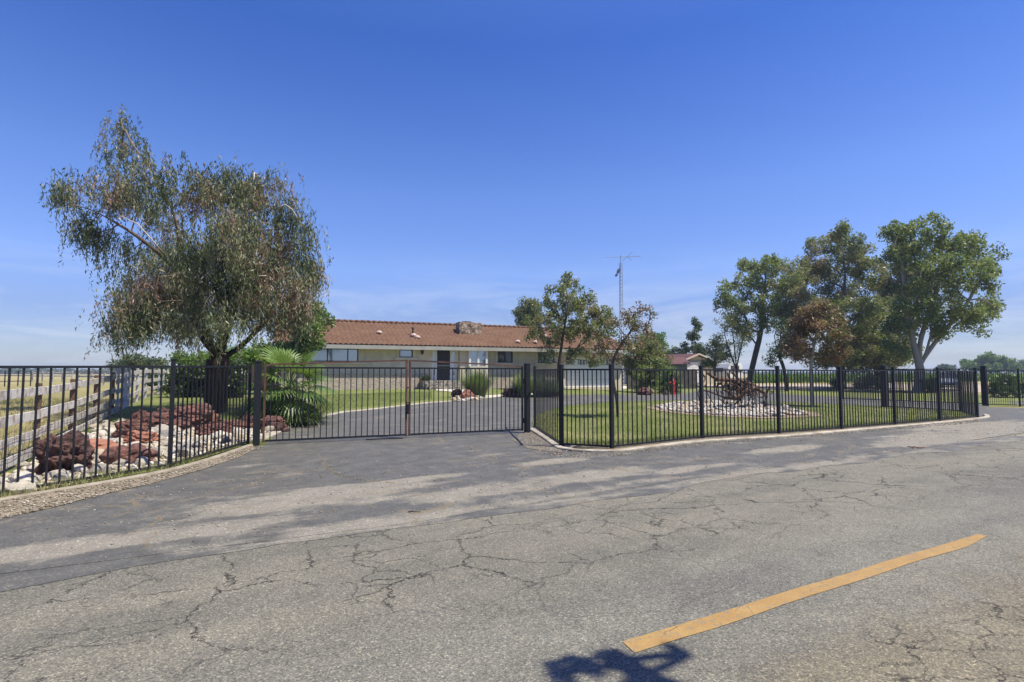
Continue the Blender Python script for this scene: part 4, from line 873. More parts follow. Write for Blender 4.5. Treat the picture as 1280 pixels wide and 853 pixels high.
t1, A1, B1, d1 = gate_leaf(gpos(0.13), gpos(tt - 0.03), 23, 'left leaf of the double driveway gate, rusty bowed top rail', 1.53, 0.03, 0.15, rust_a=True, rust_b=True)
t2, A2_, B2_, d2 = gate_leaf(gpos(tt + 0.045), gpos(gl - 0.13), 24, 'right leaf of the double driveway gate, bowed rail falling to the right', 1.53, 0.15, 0.03, rust_a=True)
m = MB(); q = V3(gpos(tt + 0.008), 0.68); nrm = Vector((d1.y, -d1.x, 0)); axg = (Vector(d1), nrm, Vector((0, 0, 1)))
m.box(q + nrm * 0.035, (0.07, 0.02, 0.16), axg); m.box(q + nrm * 0.045 + Vector((0, 0, 0.11)), (0.1, 0.02, 0.03), axg); m.box(q + nrm * 0.05 - Vector((0, 0, 0.11)), (0.05, 0.03, 0.06), axg)
m.build('latch', F_blk, t1, bevel=0.003)
m = MB(); m.lathe(V3(gpos(tt + 0.008), 1.12) + nrm * 0.03, [(0.018, -0.02), (0.022, 0), (0.018, 0.02)], 8); m.build('bolt', F_rust, t1)
m = MB(); m.beam(V3(gpos(tt - 0.9), 0.03) + nrm * 0.05, V3(gpos(tt - 0.1), 0.025) + nrm * 0.05, 0.02, 0.02); m.build('drop_rod', F_blk, t1)
for tg, q0_, s0_ in ((t1, 0.098, 1), (t2, gl - 0.098, -1)):
    for h_ in (0.3, 1.25):
        m = MB(); m.lathe(V3(gpos(q0_), h_), [(0.012, -0.06), (0.018, -0.055), (0.018, 0.055), (0.012, 0.06)], 8); m.beam(V3(gpos(q0_ - 0.02 * s0_), h_), V3(gpos(q0_ + 0.035 * s0_), h_), 0.012, 0.05); m.build('hinge', F_rust if tg is t1 else F_blk, tg)
gate_leaf(GP2R, tuple(Gp(1054, 500.5)), 46, 'long open gate leaf swung inwards across the right drive', 1.6)
r3 = thing('railing', 'black railing running off the right edge behind the heavy gatepost', 'railing', V3(GP2R))
e1 = Gp(1275, 508.6); e2 = (e1[0] + 2.6, e1[1] + 0.5)
fpanel(r3, GP2R, e1, 12, 1.56, bar=0.016, pw=0.09); fpanel(r3, e1, e2, 17, 1.56); fpost(r3, e1, 1.62); fpost(r3, e2, 1.62)
m = MB(); a_ = V3(GP2R); b_ = V3(e2)
for h_ in (0.2, 0.35, 0.5): m.beam(a_ + Vector((0, 0, h_)), b_ + Vector((0, 0, h_)), 0.006, 0.006)
m.build('wire', F_blk, r3)

# ---------------------------------------------------------------- white wooden pasture fence
W_wht = simple('weathered_white_board', (0.50, 0.47, 0.43), (0.24, 0.20, 0.165), 6, 0.9, bmp=0.45, bscale=30, lo=0.36, hi=0.56)
W_brn = simple('brown_post', (0.15, 0.09, 0.05), (0.08, 0.045, 0.025), 7, 0.9, bmp=0.5)
W_gry = simple('shade_grey_board', (0.48, 0.49, 0.50), (0.35, 0.35, 0.35), 8, 0.85, bmp=0.2)  # white wood; the gum tree's shade is put into this cool grey
BH = ((1.06, 1.20), (0.66, 0.81), (0.35, 0.49), (0.06, 0.21))
side = Vector((WFD.y, -WFD.x, 0))        # towards the lawn and the sun
def board_run(root, fn, t0, t1, first=True, heights=BH, mat=None, off=0.055):
    wob = random.Random(int(t0 * 100) + 5)
    for (z0, z1) in heights:
        a = V3(fn(t0), (z0 + z1) / 2 + wob.uniform(-.012, .012)); b = V3(fn(t1), (z0 + z1) / 2 + wob.uniform(-.012, .012))
        m = MB(); m.beam(a + side * off, b + side * off, 0.03, z1 - z0); m.build('board', mat or W_wht, root, bevel=0.003)
wf = thing('board_fence', 'four board white fence on brown posts beside the rock bed', 'fence', V3(WF(0)))
for i in range(-2, 4):
    t0 = i * 2.45 - 0.5; board_run(wf, WF, t0 + 0.003, t0 + 2.447)
for i in range(-2, 5):
    p = WF(i * 2.45 - 0.5); m = MB(); m.box(V3(p, 0.58), (0.12, 0.075, 1.36), (Vector((WFD.x, WFD.y, 0)), side, Vector((0, 0, 1)))); m.build('post', W_brn, wf, bevel=0.006)
m = MB(); wr_ = simple('rusty_wire', (0.09, 0.06, 0.045), (0.05, 0.04, 0.035), 20, 0.7)
for k in range(5):
    pts = [V3(WF(-2 + j * 0.3), 0.08 + k * 0.12 + 0.02 * math.sin(j * 1.3 + k)) + side * 0.09 for j in range(36)]; m.tube(pts, 0.0035, 3, cap=False)
for j in range(44):
    a = V3(WF(-2 + j * 0.245), 0.02) + side * 0.09; m.tube([a, a + Vector((0, 0, 0.58))], 0.003, 3, cap=False)
m.build('wire_mesh', wr_, wf)
wg = thing('field_gate', 'shaded wooden field gate in the white fence, taller than the boards', 'gate', V3(WF(9.5)))
gside = side
for (z0, z1) in ((1.2, 1.36), (0.9, 1.04), (0.6, 0.74), (0.28, 0.42)):
    m = MB(); m.beam(V3(WF(9.45), (z0 + z1) / 2) + side * 0.06, V3(WF(11.75), (z0 + z1) / 2) + side * 0.06, 0.03, z1 - z0); m.build('board', W_gry, wg, bevel=0.003)
for t_, w_ in ((9.55, 0.2), (10.65, 0.14), (11.65, 0.2)):
    m = MB(); m.box(V3(WF(t_), 0.72) + side * 0.092, (w_, 0.03, 1.32), (Vector((WFD.x, WFD.y, 0)), side, Vector((0, 0, 1)))); m.build('stile', W_gry, wg, bevel=0.003)
wf2 = thing('board_fence', 'white board fence receding behind the field gate', 'fence', V3(WF(12)))
for i in range(6):
    board_run(wf2, WF, 11.9 + i * 2.6, 11.9 + i * 2.6 + 2.59, heights=((1.06, 1.2), (0.66, 0.81), (0.3, 0.44)))
for i in range(7):
    m = MB(); m.box(V3(WF(11.9 + i * 2.6), 0.58), (0.12, 0.075, 1.36), (Vector((WFD.x, WFD.y, 0)), side, Vector((0, 0, 1)))); m.build('post', W_gry, wf2)
def far_fence(label, pa, Ya, pb_, Yb, hs_, mat, n, hpost=1.3, th=0.14, pwid=0.14):
    a = at(pa, 466, Ya); b = at(pb_, 466, Yb); t = thing('board_fence', label, 'fence', V3(a))
    for h in hs_:
        m = MB(); m.beam(V3(a, h), V3(b, h), 0.04, th); m.build('board', mat, t)
    for i in range(n + 1):
        q = a.lerp(b, i / n); m = MB(); m.box(V3(q, hpost / 2) + Vector((0, 0.06, 0)), (pwid, 0.06, hpost)); m.build('post', mat, t)
far_fence('far white rail fence crossing the dry pasture at the left edge', 40, 62, 90, 62, (1.1, 0.7), W_wht, 4)
far_fence('distant white rail fence across the pasture behind the field gate', 98, 48, 200, 44, (1.15, 0.75, 0.35), W_wht, 6)
far_fence('dark pipe rail fence in the pasture at the left edge', -30, 40, 38, 44, (1.2, 0.85, 0.4), F_blk, 4, 1.25, 0.045, 0.05)

# ---------------------------------------------------------------- house
O = G(448, 487.5); HA = R(22.6); U = Vector((math.cos(HA), math.sin(HA), 0)); N = Vector((math.sin(HA), -math.cos(HA), 0)); Z1 = Vector((0, 0, 1)); gz = 0.40
O = Vector((O.x, O.y, gz)); HAX = (U, N, Z1)
def plane_hit(px, py, p0, n):
    d = ray(px, py); c = Vector((0, 0, CH)); t = (p0 - c).dot(n) / d.dot(n); return c + d * t
def fu(px, py, off=0.0):
    q = plane_hit(px, py, O + N * off, N) - O; return q.dot(U), q.z
def HP(u, w, z): return O + U * u + N * w + Z1 * z           # w > 0 is in front of the facade
def hbox(m, u0, u1, w0, w1, z0, z1): m.box(HP((u0 + u1) / 2, (w0 + w1) / 2, (z0 + z1) / 2), (abs(u1 - u0), abs(w1 - w0), abs(z1 - z0)), HAX)
ST = simple('tan_stucco', (0.56, 0.49, 0.38), (0.44, 0.38, 0.29), 2.2, 0.95, bmp=0.5, bscale=25)
TRIM = simple('cream_trim', (0.55, 0.50, 0.39), (0.48, 0.43, 0.33), 3, 0.8)
DARKF = simple('dark_window_frame', (0.03, 0.028, 0.026), rough=0.5)
WHT = simple('white_paint', (0.68, 0.68, 0.66), (0.6, 0.6, 0.58), 3, 0.6)
def glass_mat(name, col, rough=0.04, metal=0.75):
    m, nt, p, co = newmat(name); p.inputs['Base Color'].default_value = (*col, 1); p.inputs['Metallic'].default_value = metal; p.inputs['Roughness'].default_value = rough
    n = tex_noise(nt, co, 0.7, 2); bump(nt, p, n, 0.06, 0.05); return m
GL = glass_mat('window_glass', (0.30, 0.35, 0.42)); GLD = glass_mat('dark_window_glass', (0.06, 0.065, 0.07), 0.05, 0.4)
def stone_mat(name, sc, cols, joint=(0.12, 0.10, 0.08), zs=1.0):
    m, nt, p, co = newmat(name); v = nt.nodes.new('ShaderNodeTexVoronoi'); v.inputs['Scale'].default_value = sc
    mpd = mapped(nt, co, (1, 1, zs)); nt.links.new(mpd, v.inputs['Vector']); s = nt.nodes.new('ShaderNodeSeparateColor'); nt.links.new(v.outputs['Color'], s.inputs[0])
    e = nt.nodes.new('ShaderNodeTexVoronoi'); e.feature = 'DISTANCE_TO_EDGE'; e.inputs['Scale'].default_value = sc; nt.links.new(mpd, e.inputs['Vector'])
    c = ramp(nt, s.outputs[0], [(i / (len(cols) - 1), q) for i, q in enumerate(cols)]); c = mixc(nt, mrange(nt, tex_noise(nt, co, sc * 3, 4), 0.3, 0.7, 0, 0.35), c, (0.5, 0.42, 0.33))
    ed = mrange(nt, e.outputs[0], 0.02, 0.07); nt.links.new(mixc(nt, ed, joint, c), p.inputs['Base Color']); p.inputs['Roughness'].default_value = 0.9
    bump(nt, p, mth(nt, 'ADD', ed, mth(nt, 'MULTIPLY', s.outputs[1], 0.5)), 0.9, 0.05); return m
STONE = stone_mat('chimney_stone', 3.6, [(0.12, 0.075, 0.05), (0.24, 0.16, 0.11), (0.36, 0.27, 0.2), (0.15, 0.12, 0.1)])
WAIN = stone_mat('pale_stone_veneer', 5.5, [(0.42, 0.35, 0.28), (0.5, 0.42, 0.35), (0.46, 0.38, 0.31)], (0.34, 0.28, 0.22), 1.8)
hs_ = thing('ranch_house', 'long single storey stucco ranch house with brown tiled roof and stone chimney', 'house', tuple(O))
UL = fu(352, 455)[0]; UR = fu(778, 455)[0]; WH = 2.62; DEP = 8.6
wins = []   # (u0,u1,z0,z1,kind)
def wpx(x0, y0, x1, y1):
    a, zt = fu(x0, y0); b, zb = fu(x1, (y0 + y1) / 2); zb = fu((x0 + x1) / 2, y1)[1]; zt = fu((x0 + x1) / 2, y0)[1]; return a, b, zb, zt
W1 = wpx(388, 434, 448, 452.3); W2_ = wpx(499.4, 435.5, 516, 447); WB = wpx(584, 437, 606, 458); W4 = wpx(622, 438.5, 641, 453.6); W5 = wpx(672, 439, 693, 454)
DR = wpx(540.5, 435.5, 573, 475.6); GD = wpx(706, 447.8, 766, 483.7)
FLZ = DR[2]
openings = sorted([W1, W2_, (WB[0], WB[1], 0.55, WB[3]), W4, W5, DR, GD])
def wall_open(m, u0, u1, z0, z1, w0, w1, ops):
    cur = u0
    for (a, b, za, zb) in ops:
        hbox(m, cur, a, w0, w1, z0, z1)
        if za > z0: hbox(m, a, b, w0, w1, z0, za)
        if zb < z1: hbox(m, a, b, w0, w1, zb, z1)
        cur = b
    hbox(m, cur, u1, w0, w1, z0, z1)
m = MB(); wall_open(m, UL, UR, -0.3, WH, -0.25, 0.0, openings)
for u_ in (UL, UR):
    w_ = 0.25 if u_ == UL else -0.25
    hbox(m, u_, u_ + w_, -DEP, -0.25, -0.3, WH)
hbox(m, UL + 0.25, UR - 0.25, -DEP, -DEP + 0.25, -0.3, WH)
hbox(m, UL + 0.25, UR - 0.25, -1.6, -1.5, -0.3, WH)          # dark inner partition closes the rooms
m.build('wall', ST, hs_)
# wainscot
m = MB(); wz = 1.02; GDa = GD[0] - 0.3
segs = [(UL, DR[0] - 0.15)] + [(DR[1] + 0.75, GDa)]
for a, b in segs:
    hbox(m, a, b, 0.0, 0.07, -0.3, wz if a == UL else 0.95)
m.build('wainscot', WAIN, hs_)
m = MB()
for a, b in segs: hbox(m, a, b, 0.0, 0.1, (wz if a == UL else .95) + 0.002, (wz if a == UL else .95) + 0.05)
m.build('ledge', TRIM, hs_)
def window(W, splits=(), trim=0.1, sill=True, frame=DARKF, glass=GL, fw=0.06, dep=-0.09):
    a, b, z0, z1 = W
    m = MB(); hbox(m, a, b, dep - 0.03, dep, z0, z1); g = m.build('window', glass, hs_)
    m = MB()
    for (p, q) in ((a, a + fw), (b - fw, b)): hbox(m, p, q, dep, dep + 0.05, z0, z1)
    for (p, q) in ((z0, z0 + fw), (z1 - fw, z1)): hbox(m, a + fw, b - fw, dep, dep + 0.05, p, q)
    for s in splits: u = a + (b - a) * s; hbox(m, u - fw / 2, u + fw / 2, dep, dep + 0.048, z0 + fw, z1 - fw)
    m.build('frame', frame, g)
    m = MB()
    for (p, q) in ((a - trim, a - 0.003), (b + 0.003, b + trim)): hbox(m, p, q, 0.0, 0.04, z0 - 0.002, z1 + trim)
    hbox(m, a - 0.003, b + 0.003, 0.0, 0.04, z1 + 0.003, z1 + trim); m.build('trim', TRIM, g)
    if sill: m = MB(); hbox(m, a - trim - 0.1, b + trim + 0.1, 0.0, 0.12, z0 - 0.16, z0 - 0.004); m.build('sill', TRIM, g)
window(W1, (fu(409, 440)[0] - W1[0], fu(435, 440)[0] - W1[0]) and ((fu(409.5, 440)[0] - W1[0]) / (W1[1] - W1[0]), (fu(435, 440)[0] - W1[0]) / (W1[1] - W1[0])), 0.3)
window(W2_, (), 0.18); window(W4, (0.5,), 0.14, glass=GLD); window(W5, (0.45,), 0.16)
# bay window
a, b, z0, z1 = WB; m = MB(); bz0 = z0; BD = 0.5
poly = [HP(a - 0.25, 0.002, 0.55), HP(a + 0.02, BD, 0.55), HP(b - 0.02, BD, 0.55), HP(b + 0.35, 0.002, 0.55)]
m.prism(poly, (0, 0, z0 - 0.55)); 
bw = m.build('bay_window', TRIM, hs_)
m = MB(); poly2 = [p + Z1 * (z1 - 0.55) for p in poly]; m.prism(poly2, (0, 0, WH - z1)); m.build('bay_head', TRIM, bw)
m = MB(); hbox(m, a + 0.1, b - 0.1, BD - 0.10, BD - 0.06, z0, z1); m.build('pane', GL, bw)
m = MB()
for u_ in (a + 0.04, (a + b) / 2, b - 0.04): hbox(m, u_ - 0.07, u_ + 0.07, BD - 0.06, BD, z0, z1)
m.build('mullion', WHT, bw)
for pA, pB in ((HP(a - 0.2, 0.06, z0), HP(a + 0.0, BD - 0.05, z0)), (HP(b + 0.3, 0.06, z0), HP(b, BD - 0.05, z0))):
    m = MB(); m.beam(pA + Z1 * (z1 - z0) / 2, pB + Z1 * (z1 - z0) / 2, 0.04, z1 - z0); m.build('side_pane', ST, bw)
# door with sidelights
a, b, z0, z1 = DR; da = fu(547, 455)[0]; db = fu(563.5, 455)[0]; rc = -0.2
m = MB(); hbox(m, da + 0.05, db - 0.05, rc - 0.06, rc, z0, z1); dr = m.build('door', simple('dark_screen_door', (0.014, 0.012, 0.011), rough=0.5), hs_)
m = MB(); hbox(m, da + 0.02, db - 0.02, rc + 0.002, rc + 0.025, z0 + (z1 - z0) * 0.44, z0 + (z1 - z0) * 0.48); m.build('handle_rail', simple('grey_rail', (0.25, 0.24, 0.22)), dr)
for (p, q) in ((a, da), (db, b)):
    m = MB(); w3 = (q - p) * 0.34
    hbox(m, p, p + w3, rc - 0.06, rc + 0.04, z0, z1); hbox(m, q - w3, q, rc - 0.06, rc + 0.04, z0, z1); hbox(m, p + w3, q - w3, rc - 0.06, rc + 0.035, z0, z0 + 0.35); hbox(m, p + w3, q - w3, rc - 0.06, rc + 0.035, z1 - 0.25, z1)
    sd_ = m.build('sidelight', WHT, hs_); m = MB(); hbox(m, p + w3, q - w3, rc - 0.05, rc - 0.01, z0 + 0.35, z1 - 0.25); m.build('pane', GL, sd_)
m = MB(); hbox(m, DR[1] + 0.02, DR[1] + 0.75, 0.0, 0.32, -0.2, WH); m.build('pilaster', ST, hs_)
# porch steps
su0 = fu(524, 475)[0]; su1 = DR[1] + 0.02
m = MB(); hbox(m, su0, su1, 0.0, 1.2, -0.3, FLZ - 0.02); hbox(m, su0 + 0.1, su1, 1.2, 1.55, -0.3, FLZ * 0.66); hbox(m, su0 + 0.2, su1, 1.55, 1.9, -0.3, FLZ * 0.33)
m.build('porch_step', stone_mat('grey_step_stone', 3, [(0.2, 0.18, 0.15), (0.28, 0.25, 0.21)], (0.12, 0.11, 0.09)), hs_)
# garage door
a, b, z0, z1 = GD
m = MB(); hbox(m, a, b, -0.2, -0.15, z0, z1 - 0.5); hbox(m, a, b, -0.2, -0.15, z1 - 0.13, z1)
gdo = m.build('garage_door', WHT, hs_)
m = MB(); nP = 16
for i in range(nP + 1):
    u_ = a + (b - a) * i / nP; hw_ = 0.03 if i % 4 else 0.14; hbox(m, max(a, u_ - hw_), min(b, u_ + hw_), -0.2, -0.15, z1 - 0.498, z1 - 0.132)
m.build('window_bar', WHT, gdo)
m = MB(); hbox(m, a + 0.05, b - 0.05, -0.199, -0.17, z1 - 0.497, z1 - 0.133); m.build('pane', GLD, gdo)
m = MB()
for k_ in range(1, 4): hbox(m, a, b, -0.15, -0.146, z0 + k_ * (z1 - z0) / 4 - 0.012, z0 + k_ * (z1 - z0) / 4 + 0.0)
m.build('seam', simple('door_seam', (0.3, 0.3, 0.29)), gdo)
m = MB(); hbox(m, a - 0.14, a - 0.003, 0.0, 0.03, z0, z1 + 0.1); hbox(m, b + 0.003, b + 0.14, 0.0, 0.03, z0, z1 + 0.1); hbox(m, a - 0.003, b + 0.003, 0.0, 0.03, z1 + 0.003, z1 + 0.1); m.build('trim', TRIM, gdo)
# wall lantern
u_, z_ = fu(527.5, 439.5); m = MB(); m.lathe(HP(u_, 0.12, z_), [(0.03, -0.22), (0.09, -0.12), (0.1, 0.08), (0.06, 0.16), (0.02, 0.24)], 8); hbox(m, u_ - 0.03, u_ + 0.03, 0.0, 0.1, z_ - 0.03, z_ + 0.03); m.build('wall_lantern', DARKF, hs_)
# roof: real tile relief on the front slope
def roof_tile_mat():
    m, nt, p, co = newmat('clay_roof_tile'); v = nt.nodes.new('ShaderNodeTexVoronoi'); v.inputs['Scale'].default_value = 3.2; nt.links.new(co, v.inputs['Vector'])
    s = nt.nodes.new('ShaderNodeSeparateColor'); nt.links.new(v.outputs['Color'], s.inputs[0]); n = tex_noise(nt, co, 0.8, 5)
    c = ramp(nt, s.outputs[0], [(0, (0.09, 0.040, 0.020)), (0.5, (0.105, 0.048, 0.024)), (1, (0.125, 0.06, 0.032))]); c = mixc(nt, mrange(nt, n, 0.35, 0.7, 0, 0.35), c, (0.15, 0.085, 0.05))
    nt.links.new(c, p.inputs['Base Color']); p.inputs['Roughness'].default_value = 0.85; bump(nt, p, tex_noise(nt, co, 30, 4), 0.3, 0.02); return m
RT = roof_tile_mat()
OH = 0.60; RDp = 4.2; ZE = WH + 0.16; ZR = 4.62; slope_len = OH + RDp; uu = np.arange(UL - 0.5, UR + 0.5, 0.062); NC = 15; vs = []; rows = 0
for c in range(NC):
    for q, lift in ((0.0, 0.075), (0.55, 0.045), (0.999, 0.012)):
        f = (c + q) / NC; w = OH - slope_len * f; z = ZE + (ZR - ZE) * f
        for u in uu:
            vs.append(tuple(HP(u, w, z + lift + 0.035 * max(-0.6, math.sin(2 * math.pi * (u + 0.1 * (c % 2)) / 0.31))))); 
        rows += 1
K = len(uu); vv = np.array(vs); ff = np.array([(r * K + i, r * K + i + 1, (r + 1) * K + i + 1, (r + 1) * K + i) for r in range(rows - 1) for i in range(K - 1)])
rfm = mesh_obj('roof', vv, ff, RT, hs_)
m = MB(); e0, e1_ = UL - 0.5, UR + 0.5
fr = [HP(e0, OH, ZE - 0.02), HP(e0, -RDp, ZR - 0.02), HP(e0, -2 * RDp - OH, ZE - 0.02), HP(e0, -2 * RDp - OH, ZE - 0.12), HP(e0, -RDp, ZR - 0.14), HP(e0, OH, ZE - 0.12)]
m.prism(fr, U * (e1_ - e0)); m.build('roof_deck', RT, rfm)
m = MB()
for u_ in (UL + 0.02, UR - 0.02): m.prism([HP(u_, 0, WH), HP(u_, -2 * RDp, WH), HP(u_, -RDp, ZR - 0.2)], U * (0.1 if u_ < 0 else -0.1))
m.build('gable', ST, hs_)
m = MB(); hbox(m, e0, e1_, OH - 0.02, OH + 0.08, ZE - 0.24, ZE - 0.0); m.build('gutter', simple('beige_gutter', (0.34, 0.33, 0.29), (0.29, 0.28, 0.25), 2, 0.6), hs_)
m = MB(); hbox(m, e0, e1_, 0.0, OH - 0.02, ZE - 0.2, ZE - 0.17); m.build('soffit', TRIM, hs_)
m = MB(); pts = [HP(u, -RDp, ZR + 0.05) for u in np.arange(e0, e1_, 0.4)]
for i in range(len(pts) - 1): m.tube([pts[i], pts[i] + (pts[i + 1] - pts[i]) * 1.08], [0.13, 0.105], 8)
m.build('ridge_tile', RT, rfm, smooth=True)
rn = (U.cross(HP(0, -RDp, ZR) - HP(0, OH, ZE))).normalized(); rp0 = HP(0, OH, ZE + 0.1)
VT = simple('pale_roof_vent', (0.55, 0.42, 0.36), (0.42, 0.3, 0.25), 6, 0.8)
for px, py, sz in ((474, 416, 0.36), (517, 419.5, 0.42), (522, 422, 0.34), (647, 427.5, 0.36), (669, 428, 0.34), (680, 420, 0.42), (666, 414.5, 0.3)):
    q = plane_hit(px, py, rp0, rn); m = MB(); m.lathe(q, [(sz * 0.62, -0.05), (sz * 0.55, 0.04), (sz * 0.3, 0.12), (sz * 0.1, 0.15)], 8, (U, -N, rn if rn.z > 0 else -rn)); m.build('roof_vent', VT, rfm)
q = plane_hit(516, 418, rp0, rn); m = MB(); m.tube([q - Z1 * 0.1, q + Z1 * 0.42], 0.055, 8); m.lathe(q + Z1 * 0.4, [(0.1, 0), (0.11, 0.04), (0.03, 0.12)], 8); m.build('vent_pipe', DARKF, rfm)
# chimney
q = plane_hit(588, 417.5, rp0, rn); un = (q - O).dot(U); wn_ = (q - O).dot(N)
bmc = bmesh.new(); bmesh.ops.create_cube(bmc, size=1.0); bmesh.ops.subdivide_edges(bmc, edges=bmc.edges[:], cuts=9, use_grid_fill=True)
Wc = fu(601.5, 410, wn_)[0] - fu(574.5, 410, wn_)[0]; ztop = (plane_hit(588, 403, q, N) - O).z; zbot = (q - O).z - 0.5; hc = ztop - zbot
cc = HP((fu(574.5, 410, wn_)[0] + fu(601.5, 410, wn_)[0]) / 2, wn_ - 0.5, (ztop + zbot) / 2); cv = []
for v in bmc.verts:
    p = cc + U * (v.co.x * Wc) + N * (v.co.y * 1.0) + Z1 * (v.co.z * hc); n_ = mnoise.noise_vector(p * 2.7) * 0.085; cv.append(tuple(p + n_))
cf = [tuple(v.index for v in f.verts) for f in bmc.faces]; bmc.free()
ch_ = mesh_obj('chimney', cv, cf, STONE, rfm)
m = MB(); hbox(m, un - 0.45, un + 0.15, wn_ - 0.7, wn_ - 0.3, ztop, ztop + 0.09); m.build('chimney_cap', DARKF, rfm, bevel=0.01)
tag(hs_, hs_['label'], 'house')
# dark pot plant on the porch left of the door
q = HP(*((fu(530, 470)[0],) + (0.5, FLZ - 0.02)))
strap_plant('potted_plant', 'dark bushy plant on the porch just left of the front door', 'plant', q, 300, 0.55, 0.05, L_dark, 9, 1.6, 0.9, 0.4, 0.2)

# low outbuilding with a salmon wall seen under the gum tree
sb = at(252, 466, 40); sb.z = 0.4
lo_ = thing('low_outbuilding', 'low salmon coloured building glimpsed under the gum tree foliage', 'building', tuple(sb))
m = MB(); m.box(sb + Vector((2.6, 2.5, 1.0)), (7.0, 5, 2.0)); m.build('wall', simple('salmon_wall', (0.36, 0.2, 0.14), (0.3, 0.16, 0.11), 2, 0.9), lo_)
m = MB(); m.prism([sb + Vector((-1.2, -0.5, 2.02)), sb + Vector((-1.2, 5.5, 2.02)), sb + Vector((-1.2, 2.5, 2.5))], (7.6, 0, 0)); m.build('roof', RT, lo_)

# ---------------------------------------------------------------- outbuilding, trailer, board screens
BGE = simple('beige_siding', (0.52, 0.44, 0.31), (0.45, 0.38, 0.27), 2, 0.85)
REDR = simple('dull_red_roof', (0.10, 0.038, 0.036), (0.075, 0.03, 0.028), 2, 0.75)
ga = at(848, 466, 60); gb_ = at(893, 466, 61.5); ga.z = gb_.z = 0.4; gU = (gb_ - ga).normalized(); gW = (gb_ - ga).length; gN = Vector((-0.62, 0.78, 0)).normalized()
shp = at(870.5, 443.5, 60.7).z; she = at(849, 453, 60).z
sh = thing('outbuilding', 'beige gabled outbuilding with red roof and white roll door', 'outbuilding', tuple((ga + gb_) / 2))
mid_ = (ga + gb_) / 2; up_ = lambda p, z: Vector((p.x, p.y, z))
m = MB(); m.prism([ga - Z1 * 0.3, gb_ - Z1 * 0.3, up_(gb_, she), up_(mid_, shp - 0.1), up_(ga, she)], gN * 11); m.build('wall', BGE, sh)
m = MB()
for (p, s_) in ((ga, -1), (gb_, 1)):
    e = p + gU * (0.35 * s_); a_ = up_(e, she - 0.12) - gN * 0.35; b_ = up_(mid_, shp + 0.02) - gN * 0.35
    m.add([a_, b_, b_ + gN * 11.7, a_ + gN * 11.7, a_ + Z1 * 0.1, b_ + Z1 * 0.1, b_ + gN * 11.7 + Z1 * 0.1, a_ + gN * 11.7 + Z1 * 0.1], [(0, 3, 2, 1), (4, 5, 6, 7), (0, 1, 5, 4), (3, 7, 6, 2), (0, 4, 7, 3), (1, 2, 6, 5)])
m.build('roof', REDR, sh)
m = MB()
for (p, s_) in ((ga, -1), (gb_, 1)):
    e = p + gU * (0.4 * s_); m.beam(up_(e, she - 0.08) - gN * 0.39, up_(mid_, shp + 0.06) - gN * 0.39, 0.06, 0.16)
m.build('bargeboard', simple('cream_bargeboard', (0.62, 0.55, 0.42)), sh)
d0, d1_ = at(860, 466, 60.2), at(878, 466, 60.8); dN = Vector((-gU.y, gU.x, 0)) * -1
m = MB(); zt_ = at(869, 452.8, 60.5).z; cD = (up_(d0, 0) + up_(d1_, 0)) / 2; t_ = (cD - ga).dot(gU); cD = ga + gU * t_
m.box(up_(cD, (zt_ + 0.4) / 2) + dN * 0.03, ((d1_ - d0).length, 0.06, zt_ - 0.4), (gU, dN, Z1)); rd = m.build('roll_door', WHT, sh)
m = MB(); m.box(up_(cD, zt_ + 0.08) + dN * 0.05, ((d1_ - d0).length + 0.2, 0.1, 0.14), (gU, dN, Z1)); m.build('lintel', simple('grey_lintel', (0.25, 0.24, 0.22)), rd)
m = MB()
for k_ in range(9): m.box(up_(cD, 0.6 + k_ * 0.25) + dN * 0.064, ((d1_ - d0).length - 0.1, 0.008, 0.02), (gU, dN, Z1))
m.build('slat_line', simple('shadow_groove', (0.45, 0.45, 0.45)), rd)
# lower red roofed lean-to seen between the shrubs
lt = at(826, 466, 56); lt.z = 0.4; zr_ = at(826, 446.5, 58).z; ze_ = at(826, 455, 55).z
l2 = thing('lean_to_shed', 'low shed with a dull red roof left of the gabled outbuilding', 'shed', tuple(lt))
m = MB(); m.box((lt.x, 58, (ze_ + 0.4) / 2), (5.6, 3.4, ze_ - 0.4 + 0.3)); m.build('wall', simple('green_grey_wall', (0.2, 0.21, 0.17), rough=0.9), l2)
m = MB(); m.prism([Vector((lt.x - 3.1, 55.9, ze_)), Vector((lt.x - 3.1, 58, zr_)), Vector((lt.x - 3.1, 60.1, ze_))], (6.2, 0, 0)); m.build('roof', REDR, l2)
FEN = simple('grey_brown_pickets', (0.10, 0.085, 0.07), (0.06, 0.05, 0.042), 3, 0.9)
def screen(label, x0, x1, Y0, Y1, ytop):
    a = at(x0, 466, Y0); b = at(x1, 466, Y1); z = at((x0 + x1) / 2, ytop, (Y0 + Y1) / 2).z; a.z = tz(a.x, a.y); b.z = tz(b.x, b.y); L = (b - a).length; n = int(L / 0.16); d = (b - a).normalized()
    t = thing('picket_screen', label, 'fence', tuple(a)); r = random.Random(int(x0)); s_ = Vector((-d.y, d.x, 0)); m = MB()
    for i in range(n):
        q = a + d * (0.16 * (i + 0.5)); h = z - q.z + r.uniform(-.02, .02); m.box(q + Z1 * h / 2 - s_ * r.uniform(0, 0.012), (0.15, 0.02, h), (d, s_, Z1))
    m.build('pickets', FEN, t); m = MB()
    for h in (0.3, z - a.z - 0.3): m.beam(a + Z1 * h + s_ * 0.04, b + Z1 * h + s_ * 0.04, 0.05, 0.09)
    m.build('rail', FEN, t)
screen('dark weathered wooden screen fence before the gabled outbuilding', 846, 873, 46, 46.5, 461.7)
screen('dark wooden screen fence at the right corner of the garage', 783, 803, 45, 45.5, 461)
